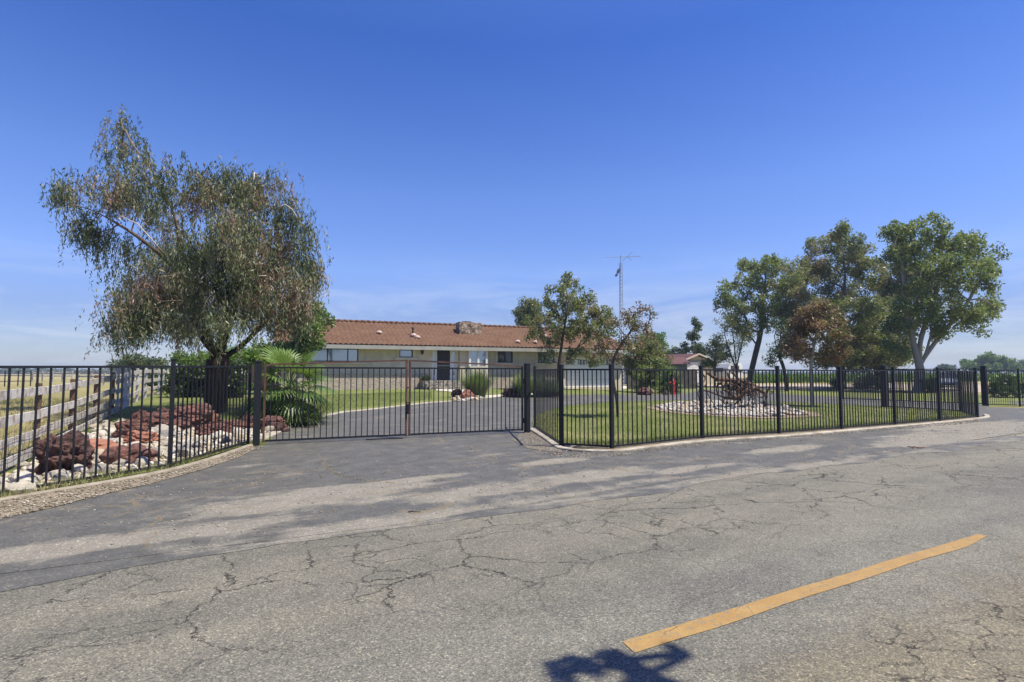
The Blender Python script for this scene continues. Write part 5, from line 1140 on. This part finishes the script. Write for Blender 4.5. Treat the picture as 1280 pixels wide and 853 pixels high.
# travel trailer
tr_b = at(906, 466, 66); tr_b.z = 0.4; tv = thing('travel_trailer', 'white travel trailer with dark stripes parked right of the outbuilding', 'trailer', tuple(tr_b))
zt_ = at(906, 454.5, 64).z; dU = Vector((0.93, 0.36, 0)).normalized(); dV = Vector((-dU.y, dU.x, 0)); hh = zt_ - 0.4; cx_ = tr_b + Vector((0, 1.5, 0))
prof_ = [(-1.05, 0.45), (1.0, 0.45), (1.1, 0.8), (1.1, hh - 0.3), (0.9, hh), (-0.8, hh), (-1.1, hh - 0.5), (-1.2, 1.0)]
m = MB(); m.prism([cx_ + dU * x + Z1 * z - dV * 2.6 for x, z in prof_], dV * 5.2); m.build('body', WHT, tv, bevel=0.05)
m = MB(); m.box(cx_ - dV * 2.63 + Z1 * (hh - 0.5) - dU * 0.1, (1.2, 0.05, 0.5), (dU, dV, Z1)); m.box(cx_ - dU * 1.19 + Z1 * (hh - 0.75), (0.04, 3.6, 0.45), (dU, dV, Z1)); m.build('window', GLD, tv)
m = MB(); m.box(cx_ - dV * 2.62 + Z1 * 1.25, (2.1, 0.03, 0.18), (dU, dV, Z1)); m.build('stripe', simple('grey_stripe', (0.1, 0.1, 0.13)), tv)
for s_ in (-1, 1):
    for t_ in (-0.45, 0.45): m = MB(); m.lathe(cx_ + dU * 1.0 * s_ + dV * t_ + Z1 * 0.34, [(0.2, -0.1), (0.34, -0.09), (0.34, 0.09), (0.2, 0.1)], 16, (dV, Z1, dU)); m.build('wheel', DARKF, tv)

# ---------------------------------------------------------------- parked car
cb = G(1197, 488.5); cb.y += 1.0; cb.z = tz(cb.x, cb.y); cd = Vector((-0.62, -0.785, 0)).normalized(); cs = Vector((-cd.y, cd.x, 0))
car = thing('parked_car', 'silver car parked beyond the railings near the right edge', 'car', tuple(cb))
PNT = simple('silver_car_paint', (0.5, 0.52, 0.55), (0.48, 0.5, 0.53), 3, 0.25, metal=0.6, spec=0.6); RUB = simple('tyre_rubber', (0.02, 0.02, 0.02), rough=0.8)
bx = [(-2.2, 0.3, 0.80), (-2.28, 0.5, 0.84), (-2.25, 0.85, 0.84), (-1.6, 0.98, 0.82), (0.85, 0.96, 0.82), (1.9, 0.84, 0.80), (2.2, 0.68, 0.76), (2.25, 0.42, 0.78), (2.15, 0.25, 0.78)]
m = MB(); K = len(bx)
def cpt(x, y, z): return cb + cd * x + cs * y + Z1 * z
V = [cpt(x, -w, z) for x, z, w in bx] + [cpt(x, w, z) for x, z, w in bx]
m.add(V, [tuple(range(K)), tuple(range(2 * K - 1, K - 1, -1))] + [(i, K + i, K + (i + 1) % K, (i + 1) % K) for i in range(K)]); m.build('body', PNT, car, bevel=0.04)
gh = [(-1.75, 0.95, 0.76), (-1.15, 1.36, 0.62), (-0.6, 1.44, 0.6), (0.1, 1.42, 0.6), (0.95, 0.93, 0.74)]
m = MB(); K = len(gh); V = [cpt(x, -w, z) for x, z, w in gh] + [cpt(x, w, z) for x, z, w in gh]
m.add(V, [tuple(range(K)), tuple(range(2 * K - 1, K - 1, -1))] + [(i, K + i, K + (i + 1) % K, (i + 1) % K) for i in range(K)]); m.build('greenhouse', GLD, car)
m = MB(); K = 3; V = [cpt(x, -w - 0.01, z + 0.015) for x, z, w in gh[1:4]] + [cpt(x, w + 0.01, z + 0.015) for x, z, w in gh[1:4]]
m.add(V, [(0, 3, 4, 1), (1, 4, 5, 2)]); m.build('roof', PNT, car)
for x in (-0.55,):
    for s_ in (-1, 1): m = MB(); m.beam(cpt(x, s_ * 0.775, 0.93), cpt(x, s_ * 0.615, 1.44), 0.07, 0.03); m.build('pillar', PNT, car)
for (a_, b_) in ((gh[0], gh[1]), (gh[4], gh[3])):
    for s_ in (-1, 1): m = MB(); m.beam(cpt(a_[0], s_ * a_[2], a_[1]), cpt(b_[0], s_ * b_[2], b_[1]), 0.06, 0.05); m.build('pillar', PNT, car)
for x in (-1.4, 1.4):
    for s_ in (-1, 1):
        m = MB(); m.lathe(cpt(x, s_ * 0.75, 0.32), [(0.2, -0.1), (0.32, -0.09), (0.33, 0), (0.32, 0.09), (0.2, 0.1)], 20, (cd, Z1, cs)); w_ = m.build('wheel', RUB, car, smooth=True)
        m = MB(); m.lathe(cpt(x, s_ * 0.75, 0.32), [(0.08, -0.11), (0.2, -0.103), (0.2, 0.103), (0.08, 0.11)], 12, (cd, Z1, cs)); m.build('rim', PNT, w_)
for s_ in (-1, 1):
    m = MB(); m.box(cpt(2.2, s_ * 0.6, 0.62), (0.08, 0.28, 0.12), (cd, cs, Z1)); m.build('headlight', GL, car, bevel=0.01)
m = MB(); m.box(cpt(2.22, 0, 0.5), (0.06, 0.8, 0.14), (cd, cs, Z1)); m.build('grille', RUB, car)

# ---------------------------------------------------------------- antenna tower
tb_ = at(777.5, 466, 53); tb_.z = 0.4; GAL = simple('galvanised_steel', (0.3, 0.33, 0.38), (0.24, 0.26, 0.3), 5, 0.5, metal=0.4)
an = thing('antenna_mast', 'tall thin lattice antenna mast with dishes rising behind the garage', 'mast', tuple(tb_))
zt_ = at(776, 324, 53).z; m = MB(); H_ = zt_ - 0.4; rr_ = lambda z: 0.23 - 0.09 * z / H_
legs = lambda z: [tb_ + Vector((rr_(z) * math.cos(a), rr_(z) * math.sin(a), z)) for a in (0.3, 2.39, 4.49)]
for k in range(3): m.tube([legs(0)[k], legs(H_ * 0.97)[k]], [0.032, 0.026], 5)
n_ = 34
for i in range(n_):
    a = legs(H_ * 0.97 * i / n_); b = legs(H_ * 0.97 * (i + 1) / n_)
    for k in range(3): m.tube([a[k], a[(k + 1) % 3]], 0.014, 4); m.tube([a[k], b[(k + 1) % 3]], 0.009, 4)
m.build('lattice', GAL, an); m = MB(); top = tb_ + Vector((0, 0, H_ * 0.94)); m.tube([top, top + Vector((0, 0, 1.1))], 0.03, 6); m.build('pole', GAL, an)
m = MB(); bt = at(776, 321.5, 53); a = at(757, 322, 53); b = at(801, 320.5, 53); m.tube([a, b], 0.022, 5)
for i in range(17):
    q = a.lerp(b, (i + 0.5) / 17); L = 0.25 + 0.035 * i
    m.tube([q - Vector((0.12, L, 0.05)), q + Vector((0.12, L, 0.05))], 0.010, 4)
q = a.lerp(b, 0.62)
for s_ in (-1, 1): m.tube([q, q + Vector((0.45, 0.1, 0.42 * s_ + 0.05))], 0.018, 4); m.tube([q, q + Vector((-0.5, 0.1, -0.40))], 0.014, 4)
m.build('aerial', GAL, an)
for px, py, rr in ((773.5, 339, 0.28), (770.8, 344, 0.2)):
    q = at(px, py, 52.6); dn = Vector((-0.8, -0.45, 0.25)).normalized(); a1_ = dn.cross(Z1).normalized(); a2_ = a1_.cross(dn)
    m = MB(); m.lathe(q, [(0.02, -0.08), (rr * 0.6, -0.05), (rr, 0.03), (rr * 0.9, 0.02), (0.03, -0.04)], 14, (a1_, a2_, dn)); m.tube([q, at(777, py, 53)], 0.02, 5); m.build('dish', GAL, an)

# ---------------------------------------------------------------- red standpipe
hb = G(841.5, 494); RED = simple('red_paint', (0.42, 0.02, 0.02), (0.3, 0.015, 0.015), 9, 0.5)
hy = thing('hydrant', 'slim red hydrant standpipe right of the yucca', 'hydrant', tuple(hb))
m = MB(); m.lathe(hb, [(0.13, -0.05), (0.13, 0.04), (0.085, 0.06), (0.085, 0.55), (0.11, 0.57), (0.11, 0.62), (0.085, 0.64), (0.09, 0.75), (0.07, 0.83), (0.03, 0.88), (0.03, 0.93)], 14); m.build('barrel', RED, hy, smooth=False)
for s_, z_ in ((-1, 0.68), (1, 0.68)): m = MB(); m.lathe(hb + Z1 * z_, [(0.045, 0.07), (0.045, 0.14), (0.06, 0.14), (0.06, 0.18)], 10, (Vector((0, 1, 0)), Z1, Vector((s_, 0, 0)))); m.build('outlet', RED, hy)
m = MB(); m.lathe(hb + Z1 * 0.93, [(0.05, 0), (0.05, 0.025)], 6); m.tube([hb + Vector((-0.09, 0, 0.95)), hb + Vector((0.09, 0, 0.95))], 0.012, 5); m.build('valve_handle', RED, hy)

# ---------------------------------------------------------------- rocks
def rock_mesh(seed, rough=0.25, flat=0.7, sub=2, pit=0.0):
    bm = bmesh.new(); bmesh.ops.create_icosphere(bm, subdivisions=sub, radius=1.0); o = Vector((seed * 3.1, seed * 1.7, 0))
    for v in bm.verts:
        p = v.co.copy(); d = 1 + rough * mnoise.noise(p * 1.1 + o) + rough * 0.5 * mnoise.noise(p * 2.3 + o)
        if pit: d += pit * (mnoise.noise(p * 4.5 + o) + 0.6 * mnoise.noise(p * 9 + o))
        v.co = Vector((p.x * d, p.y * d * 0.8, p.z * d * flat))
    me = bpy.data.meshes.new('rock'); bm.to_mesh(me); bm.free(); return me
def stone_mix(name, cols, sc=0.35, rough=0.85, bmpv=0.4, bs=14):
    m, nt, p, co = newmat(name); oi = nt.nodes.new('ShaderNodeObjectInfo'); c = ramp(nt, oi.outputs['Random'], [(i / (len(cols) - 1), q) for i, q in enumerate(cols)])
    n = tex_noise(nt, co, 3, 5, 0.65); c = mixc(nt, 0.7, c, ramp(nt, n, [(0.3, (0.6, 0.57, 0.53)), (0.65, (1.1, 1.1, 1.1))]), 'MULTIPLY')
    nt.links.new(c, p.inputs['Base Color']); p.inputs['Roughness'].default_value = rough; bump(nt, p, tex_noise(nt, co, bs, 5, 0.7), bmpv, 0.1); return m
MW = stone_mix('river_rock', [(0.42, 0.38, 0.31), (0.30, 0.26, 0.21), (0.52, 0.48, 0.42), (0.34, 0.31, 0.28), (0.44, 0.34, 0.21), (0.22, 0.21, 0.2), (0.47, 0.43, 0.36)])
MLAVA = {'dark': simple('dark_lava', (0.11, 0.055, 0.047), (0.035, 0.02, 0.018), 3, 0.95, bmp=1.0, bscale=10),
         'red': simple('red_lava', (0.19, 0.085, 0.066), (0.06, 0.032, 0.027), 4, 0.95, bmp=1.0, bscale=12),
         'rust': simple('rust_lava', (0.30, 0.14, 0.09), (0.2, 0.08, 0.055), 2.5, 0.95, bmp=0.6, bscale=8)}
rocks = [rock_mesh(i, 0.45, 0.62 + 0.08 * (i % 3)) for i in range(8)]
for me in rocks: me.materials.append(MW); me.polygons.foreach_set('use_smooth', [False] * len(me.polygons))
def inside(p, poly):
    c = False; n = len(poly)
    for i in range(n):
        a, b = poly[i], poly[(i + 1) % n]
        if (a[1] > p[1]) != (b[1] > p[1]) and p[0] < (b[0] - a[0]) * (p[1] - a[1]) / (b[1] - a[1]) + a[0]: c = not c
    return c
bed = [(-6.55, 4.3), (-6.0, 5.9), (-5.9, 6.35), Gp(208, 583), Gp(312, 553), Gp(326, 548), Gp(345, 538), Gp(352, 530), Gp(335, 524), Gp(318, 530), Gp(300, 532), Gp(262, 538), Gp(236, 540), Gp(222, 536), Gp(200, 532), Gp(185, 523), Gp(165, 526), Gp(140, 532), WF(7.2), WF(4), WF(1), WF(-2.6)]
bed = bed[:-4] + [(WF(t)[0] + side.x * 0.2, WF(t)[1] + side.y * 0.2) for t in (7.2, 4, 1, -2.6)]
sheet('gravel_bed', bed, 0.02, dirt_material('bed_dirt', (0.19, 0.16, 0.12), (0.3, 0.26, 0.2), 30), 0.5, 0.02)
lavas = [('large pitted dark lava boulder nearest the left railing', 78, 592, 0.36, 0.34, 'dark', 0.28), ('long flat rust coloured rock behind the large lava boulder', 105, 566, 0.5, 0.14, 'rust', 0.05), ('wedge shaped red rock in the middle of the white stones', 160, 580, 0.33, 0.2, 'red', 0.06),
         ('rough red lava rock left of the railing post, under the field gate', 163, 549, 0.30, 0.24, 'red', 0.25), ('smaller rust lava rock leaning below the rough red one', 176, 556, 0.26, 0.17, 'rust', 0.25), ('tall pointed lava rock behind the rough red one', 175, 541, 0.22, 0.3, 'red', 0.25),
         ('big brown grey lava mound just left of the railing post', 204, 535, 0.42, 0.3, 'dark', 0.22), ('biggest red lava mound before the gum trunk', 236, 536, 0.62, 0.38, 'red', 0.2),
         ('low red lava rock right of the biggest mound', 268, 545, 0.35, 0.16, 'red', 0.22), ('low dark red lava rock behind the railing end post', 290, 538, 0.42, 0.14, 'red', 0.2), ('dark red rock between railing end and gatepost', 312, 536, 0.22, 0.2, 'dark', 0.2),
         ('red lava rock at the foot of the palm', 339, 538, 0.3, 0.22, 'red', 0.22), ('dark red lava rock nearest the drive kerb by the palm', 348, 540, 0.22, 0.14, 'dark', 0.2), ('dark rock left of the tall grass clump', 572, 497, 0.28, 0.22, 'dark', 0.2), ('rust coloured round rock beside the tall grass clump', 583, 499, 0.3, 0.24, 'rust', 0.15),
         ('black lava rocks heap left of the right gatepost', 642, 496, 0.5, 0.28, 'dark', 0.25), ('small black lava rock by the right gatepost', 652, 497, 0.3, 0.2, 'dark', 0.25), ('dark red lava rock right of the silvery clump', 697, 495, 0.25, 0.15, 'dark', 0.25), ('red brown boulder at the foot of the loose bush', 807, 494, 0.42, 0.26, 'red', 0.12), ('small dark rock between yucca and hydrant', 832, 494, 0.2, 0.15, 'dark', 0.2)]
lavaxy = []
for i, (lb, px, py, r, h, mt, pit) in enumerate(lavas):
    g = G(px, py); me = rock_mesh(50 + i, 0.45, 1.0, 5, pit * 0.85); me.materials.append(MLAVA[mt]); o = bpy.data.objects.new('lava_rock', me); COL.objects.link(o)
    o.location = (g.x, g.y, g.z + h * 0.55); o.scale = (r, r * 0.85, h); o.rotation_euler = (0, 0, rnd.random() * 0.6); tag(o, lb, 'rock', 'lava rocks in the beds'); lavaxy.append((g.x, g.y, r))
def place_rocks(poly, n, s0, s1, label, group, seed, first):
    r = random.Random(seed); xs = [p[0] for p in poly]; ys = [p[1] for p in poly]; got = []; tries = 0
    while len(got) < n and tries < 40000:
        tries += 1; x = r.uniform(min(xs), max(xs)); y = r.uniform(min(ys), max(ys)); s = r.uniform(s0, s1) * (1.3 if r.random() < 0.15 else 1)
        if not inside((x, y), poly) or any(math.hypot(x - a, y - b) < q * 0.8 for a, b, q in lavaxy): continue
        if any(math.hypot(x - a, y - b) < (s + q) * 0.62 for a, b, q in got): continue
        got.append((x, y, s)); o = bpy.data.objects.new('river_rock', r.choice(rocks)); COL.objects.link(o)
        o.location = (x, y, tz(x, y) + 0.02 + s * 0.28); o.scale = (s * r.uniform(0.8, 1.2),) * 2 + (s * r.uniform(0.7, 1.1),); o.rotation_euler = (r.uniform(-.35, .35), r.uniform(-.35, .35), r.uniform(0, 6.28))
        tag(o, label, 'rock', group)
    return got
def small_stones(name, poly, n, s0, s1, mat, seed, avoid=(), dz=0.02):
    r = random.Random(seed); xs = [p[0] for p in poly]; ys = [p[1] for p in poly]; tmpl = []
    for k in range(4):
        bm = bmesh.new(); bmesh.ops.create_icosphere(bm, subdivisions=1, radius=1.0)
        tmpl.append((np.array([tuple(v.co * (1 + 0.5 * mnoise.noise(v.co * 1.3 + Vector((k * 5 + seed, 0, 0))))) for v in bm.verts]) * np.array([1, 0.8, 0.55]), np.array([[v.index for v in f.verts] for f in bm.faces]))); bm.free()
    Vs = []; Fs = []; Ts = []; k0 = 0; c = 0; tries = 0
    while c < n and tries < n * 30:
        tries += 1; x = r.uniform(min(xs), max(xs)); y = r.uniform(min(ys), max(ys))
        if not inside((x, y), poly): continue
        s = r.uniform(s0, s1); V, F = tmpl[c % 4]; a = r.random() * 6.28; Rm = np.array([[math.cos(a), -math.sin(a), 0], [math.sin(a), math.cos(a), 0], [0, 0, 1]])
        Vs.append(V @ Rm.T * s + np.array([x, y, tz(x, y) + dz + s * 0.25])); Fs.append(F + k0); k0 += len(V); Ts.append(np.full(len(V), r.random())); c += 1
    o = mesh_obj(name, np.vstack(Vs), np.vstack(Fs), mat, tone=np.concatenate(Ts)); return kind(o, 'stuff')
def tone_mat(name, cols):
    m, nt, p, co = newmat(name); a = nt.nodes.new('ShaderNodeAttribute'); a.attribute_name = 'tone'
    nt.links.new(ramp(nt, a.outputs['Fac'], [(i / (len(cols) - 1), q) for i, q in enumerate(cols)]), p.inputs['Base Color']); p.inputs['Roughness'].default_value = 0.9; return m
MP = tone_mat('pebble_mix', [(0.5, 0.46, 0.4), (0.34, 0.3, 0.25), (0.55, 0.5, 0.44), (0.26, 0.23, 0.2), (0.45, 0.36, 0.25)])
place_rocks(bed, 185, 0.07, 0.15, 'pale river rock lying in the bed behind the left railing', 'pale river rocks in the left bed', 3, True)
small_stones('pebbles', bed, 2600, 0.02, 0.07, MP, 4)
ib = [Gp(*q) for q in ((818, 511), (835, 506), (870, 503.5), (905, 503), (940, 505), (970, 510), (1000, 516), (1012, 520), (985, 522.5), (950, 523), (900, 521), (860, 518), (832, 514.5))]
sheet('island_gravel', [Gp(*q) for q in ((806, 511), (835, 504.5), (870, 502.3), (905, 502), (940, 503.5), (975, 509), (1018, 517), (1030, 522), (985, 524.5), (950, 524.8), (900, 522.5), (855, 519.5), (825, 515.5))], 0.045, dirt_material('island_dirt', (0.2, 0.155, 0.11), (0.3, 0.23, 0.17), 20), 0.4, 0.05)
place_rocks(ib, 95, 0.10, 0.17, 'white cobble in the oval rock patch under the driftwood', 'white cobbles on the island', 6, False)
small_stones('pebbles', ib, 900, 0.05, 0.10, MP, 7, dz=0.05)
place_rocks([Gp(566, 503), Gp(592, 502), Gp(604, 499), Gp(585, 496), Gp(566, 498.5)], 16, 0.08, 0.15, 'white cobble edging round the tall grass clump', 'white cobbles by the grass clump', 8, False)
# grit and leaf litter on the asphalt and along the kerbs
MG = tone_mat('grit_mix', [(0.3, 0.26, 0.2), (0.2, 0.16, 0.11), (0.1, 0.08, 0.06), (0.42, 0.38, 0.32)])
small_stones('grit', [(-8.2, 3.0), (-6.0, 5.6), Gp(213, 589), Gp(316, 558), Gp(330, 560), Gp(250, 590), Gp(110, 626), Gp(0, 652), (-7, 3.0)], 2600, 0.006, 0.02, MG, 9)
small_stones('grit', [rp(-9, 0.0), rp(20, 0.0), rp(20, 2.3), rp(6, 2.4), rp(-1, 4.5), rp(-5, 2.5), rp(-9, 1.6)], 1500, 0.004, 0.014, MG, 10, dz=0.012)
small_stones('grit', [Gp(640, 548), Gp(664, 540), Gp(702, 561.5), Gp(765, 566), Gp(878, 553), Gp(1222, 526), Gp(1222, 529), Gp(878, 558), Gp(765, 572), Gp(690, 572)], 2000, 0.006, 0.02, MG, 11, dz=0.012)
# twig lying on the apron
g = G(517, 643); m = MB(); m.tube([g + Vector((-0.06, 0.01, 0.022)), g + Vector((0, 0, 0.03)), g + Vector((0.07, 0.02, 0.022))], [0.006, 0.008, 0.004], 5); m.tube([g + Vector((0, 0, 0.028)), g + Vector((0.03, 0.05, 0.035))], [0.004, 0.002], 4)
o = m.build('twig', B_dark); o.data.materials[0] = simple('twig_bark', (0.05, 0.035, 0.025)); tag(o, 'short dark twig lying on the sealed asphalt before the gate', 'twig')
g = G(1145, 561); m = MB()
for i in range(6): a = i * 1.05; m.tube([g + Vector((0.05 * math.cos(a), 0.05 * math.sin(a), 0.02)), g + Vector((0.13 * math.cos(a + .5), 0.09 * math.sin(a), 0.035))], [0.012, 0.006], 5)
o = m.build('dry_leaves', simple('dry_brown_leaf', (0.14, 0.05, 0.025))); tag(o, 'small heap of brown debris on the asphalt at the right', 'debris')

# ---------------------------------------------------------------- driftwood root on the island
DW = simple('weathered_rusty_wood', (0.15, 0.09, 0.06), (0.05, 0.028, 0.02), 6, 0.95, bmp=1.0, bscale=14)
Yd = G(920, 512).y; dq = lambda x, y, dy=0.0: at(860 + x / 8.53, 440 + y / 8.53, Yd + dy)
drt = thing('driftwood', 'large tangled rusty brown uprooted tree stump on the white cobbles', 'driftwood', tuple(G(920, 512)))
m = MB(); r = random.Random(31)
strokes = [([(205, 225), (260, 265), (320, 290), (420, 300), (560, 310), (700, 370)], 0.05, 0.11, 0.1), ([(430, 420), (500, 500), (570, 460), (640, 400), (720, 380)], 0.07, 0.08, -0.3), ([(120, 400), (250, 430), (400, 490), (520, 505), (600, 440)], 0.03, 0.06, -0.2),
           ([(600, 400), (720, 385), (800, 430), (835, 465), (815, 540), (820, 610)], 0.10, 0.03, 0.0), ([(875, 350), (835, 460)], 0.02, 0.035, 0.0), ([(190, 350), (130, 400), (105, 440), (125, 530)], 0.025, 0.02, 0.0), ([(185, 345), (200, 430), (250, 520), (280, 570)], 0.02, 0.015, 0.1),
           ([(655, 410), (668, 480), (640, 560), (590, 600)], 0.02, 0.012, 0.3), ([(820, 560), (870, 600), (905, 650)], 0.03, 0.02, -0.2), ([(400, 310), (440, 400), (420, 560)], 0.05, 0.03, 0.2), ([(560, 320), (600, 420), (560, 500), (500, 560)], 0.06, 0.03, 0.3), ([(330, 290), (300, 400), (330, 500), (400, 560)], 0.03, 0.02, 0.2),
           ([(420, 230), (450, 300), (540, 350), (640, 360)], 0.04, 0.09, 0.2), ([(480, 215), (520, 280), (620, 330), (700, 350)], 0.03, 0.07, -0.2)]
for pts, r0, r1, dy in strokes:
    P = [dq(x, y, dy + r.uniform(-.08, .08)) for x, y in pts]; m.tube(P, [r0 + (r1 - r0) * i / (len(P) - 1) for i in range(len(P))], 7)
for i in range(85):
    x = r.gauss(560, 110); y = 330 + (x - 400) * 0.16 + r.gauss(0, 40); dy = r.gauss(0, 0.3); a = r.gauss(0.35, 0.6); L = r.uniform(40, 130); r0 = r.uniform(0.012, 0.04)
    P = [dq(x + math.cos(a + j * 0.3) * L * j / 4, y + math.sin(a + j * 0.3) * L * j / 5, dy + 0.06 * j * r.uniform(-1, 1)) for j in range(5)]; m.tube(P, [r0, r0 * 1.1, r0, r0 * 0.7, r0 * 0.4], 5)
for i in range(14):
    x = r.uniform(300, 680); x1 = x + r.uniform(-30, 60); dy = r.uniform(-.3, .3)
    m.tube([dq(x, 420, dy), dq(x1 + 20, 500, dy), dq(x1, 585, dy)], [0.018, 0.014, 0.008], 5)
m.build('roots', DW, drt, smooth=True)

# ---------------------------------------------------------------- grass blades, weeds, crop, far treeline
L_blade = leafmat('grass_blades', [(0.09, 0.125, 0.03), (0.15, 0.19, 0.05), (0.22, 0.24, 0.08), (0.34, 0.3, 0.14)], 0.3)
def blades(name, poly, n, h0, h1, w, mat, seed, tone0=0.45, dz=0.03, avoid=None, edge=None):
    r = np.random.default_rng(seed); P = np.array(poly); lo = P.min(0); hi = P.max(0); out = []
    pr = [tuple(p) for p in poly]
    while len(out) < n:
        for x, y in r.random((4000, 2)) * (hi - lo) + lo:
            if inside((x, y), pr) and not (avoid and inside((x, y), avoid)): out.append((x, y, tz(x, y) + dz))
            if len(out) >= n: break
    c = np.array(out); h = h0 + (h1 - h0) * r.random(n); a = r.random(n) * 6.283; ln = r.normal(0, 0.45, (n, 2)) * h[:, None]
    s = np.stack([np.cos(a), np.sin(a), np.zeros(n)], 1) * (w * (0.6 + 0.8 * r.random(n)))[:, None]
    top = c + np.concatenate([ln, h[:, None]], 1); V = np.stack([c - s, c + s, top], 1).reshape(-1, 3); F = np.arange(3 * n).reshape(-1, 3)
    patch = np.array([mnoise.noise(Vector((float(q[0]) * 0.5, float(q[1]) * 0.5, 2.0))) for q in c])
    t = np.repeat(np.clip(tone0 + patch * 0.5 + r.normal(0, 0.14, n), 0, 1), 3)
    return kind(mesh_obj(name, V, F, mat, tone=t), 'stuff')
blades('grass_blades', isl2, 70000, 0.02, 0.055, 0.0035, L_blade, 1, 0.42, avoid=ib)
blades('grass_blades', [Gp(704, 558), Gp(765, 561), Gp(878, 548.5), Gp(1052, 537), Gp(1222, 522.3), Gp(1222, 521.5), Gp(1052, 535), Gp(878, 545.5), Gp(765, 556), Gp(706, 553)], 6000, 0.04, 0.12, 0.004, L_blade, 2, 0.62)
blades('dry_weeds', [Gp(0, 616), Gp(212, 584), Gp(312, 553), Gp(312, 555.5), Gp(212, 589), (-5.8, 6.0)], 2200, 0.03, 0.12, 0.004, L_blade, 3, 0.8)
blades('grass_blades', [Gp(185, 522), Gp(222, 536), Gp(262, 537), Gp(318, 529), Gp(352, 521), Gp(400, 516), Gp(540, 500), Gp(540, 490), Gp(300, 497), Gp(200, 505)], 30000, 0.03, 0.07, 0.005, L_blade, 4, 0.35, dz=0.004)
for i, (px, py, n_) in enumerate(((108, 543, 200), (92, 553, 120), (50, 575, 160), (195, 575, 140), (222, 583, 130))):
    strap_plant('weed', ('green weed growing at the foot of the board fence, farthest one', 'green weed between board fence and rust coloured rock', 'low green weed by the board fence nearest the camera', 'green weed left of the railing post', 'green weed right of the railing post')[i], 'weed', G(px, py), n_, 0.22, 0.02, L_green, 80 + i, 2.2, 0.8, 0.6, 0.14)
L_strw = leafmat('straw_bits', [(0.16, 0.13, 0.07), (0.26, 0.21, 0.11), (0.33, 0.27, 0.15)], 0.05)
for i, pl in enumerate((((408, 583), (413, 590), (428, 597), (448, 601), (470, 604), (500, 606)), ((585, 560), (600, 570), (625, 577)), ((690, 590), (715, 588), (745, 583)))):
    L = [Gp(*q) for q in pl]; poly = [(x - 0.02, y - 0.03) for x, y in L] + [(x + 0.02, y + 0.035) for x, y in L[::-1]]
    blades('dry_weeds', poly, (420, 160, 120)[i], 0.006, 0.022, 0.003, L_strw, 20 + i, 0.5, dz=0.011)
# dry straw field texture near the board fence
blades('dry_pasture_grass', [WF(-3), WF(16), (-26, 22), (-26, 6)], 36000, 0.05, 0.16, 0.006, leafmat('straw', [(0.16, 0.18, 0.05), (0.3, 0.27, 0.12), (0.42, 0.36, 0.19)], 0.3), 5, 0.5, dz=0.0)
# crop field beyond the track
ca, cb2, cc_, cd_ = at(935, 466, 70), at(1330, 466, 95), at(1330, 466, 210), at(935, 466, 170)
r = np.random.default_rng(5); n = 30000; s_ = r.random(n); q_ = r.random(n) ** 1.8
c = np.array([[*(ca.lerp(cb2, float(s_[i])).lerp(cd_.lerp(cc_, float(s_[i])), float(q_[i])))] for i in range(n)]); c[:, 2] = np.array([tz(a[0], a[1]) for a in c]) + r.random(n) * 1.0
d = r.normal(0, 0.5, (n, 3)); d[:, 2] += 1; V, F, T = leaf_quads(c, d, r.normal(0, 1, (n, 3)), 0.5 + 0.4 * r.random(n), 0.16 + 0.1 * r.random(n), np.clip(r.normal(0.5, 0.2, n), 0, 1))
kind(mesh_obj('crop_plants', V, F, L_bright, tone=T), 'stuff')
# far treeline along the horizon on the left
def treeline(x0, x1, Y, hpx, n, seed, lw):
    r = np.random.default_rng(seed); C = []
    for i in range(n):
        px = x0 + (x1 - x0) * r.random(); h = hpx * (0.45 + 0.55 * abs(mnoise.noise(Vector((px * 0.05, seed, 0)))) * 1.6 + 0.15 * r.random()); w = at(px, 466.5, Y + r.uniform(-40, 40)); rad = h / FPX * Y * 0.5
        g = r.normal(0, 1, (26, 3)); g /= np.linalg.norm(g, axis=1, keepdims=True); C.append(np.array([w.x, w.y, rad * 0.9]) + g * rad * np.array([1.1, 1, 0.95]) * (r.random((26, 1)) ** 0.4))
    c = np.vstack(C); n = len(c); c[:, 2] = np.maximum(c[:, 2], 0.3)
    V, F, T = leaf_quads(c, r.normal(0, 1, (n, 3)), r.normal(0, 1, (n, 3)), lw * (0.6 + 0.8 * r.random(n)), lw * 0.7 * (0.6 + 0.8 * r.random(n)), np.clip(r.normal(0.45, 0.2, n), 0, 1))
    return kind(mesh_obj('distant_treeline', V, F, L_hazy, tone=T), 'stuff')
treeline(-40, 420, 520, 11.0, 520, 1, 3.0)
treeline(780, 1330, 700, 4.5, 380, 2, 3.0)

# haze
m = MB(); x0, x1, y0_, y1, z0, z1 = -1500, 1500, -60, 1400, -1.0, 16.0
m.box(((x0 + x1) / 2, (y0_ + y1) / 2, (z0 + z1) / 2), (x1 - x0, y1 - y0_, z1 - z0))
hz = m.build('haze', None); hm = bpy.data.materials.new('haze_air'); hm.use_nodes = True; nt = hm.node_tree; nt.nodes.clear()
pv = nt.nodes.new('ShaderNodeVolumePrincipled'); pv.inputs['Color'].default_value = (0.62, 0.74, 0.95, 1); pv.inputs['Density'].default_value = 0.00055; pv.inputs['Anisotropy'].default_value = 0.2
ou = nt.nodes.new('ShaderNodeOutputMaterial'); nt.links.new(pv.outputs[0], ou.inputs['Volume']); hz.data.materials.append(hm); kind(hz, 'stuff')
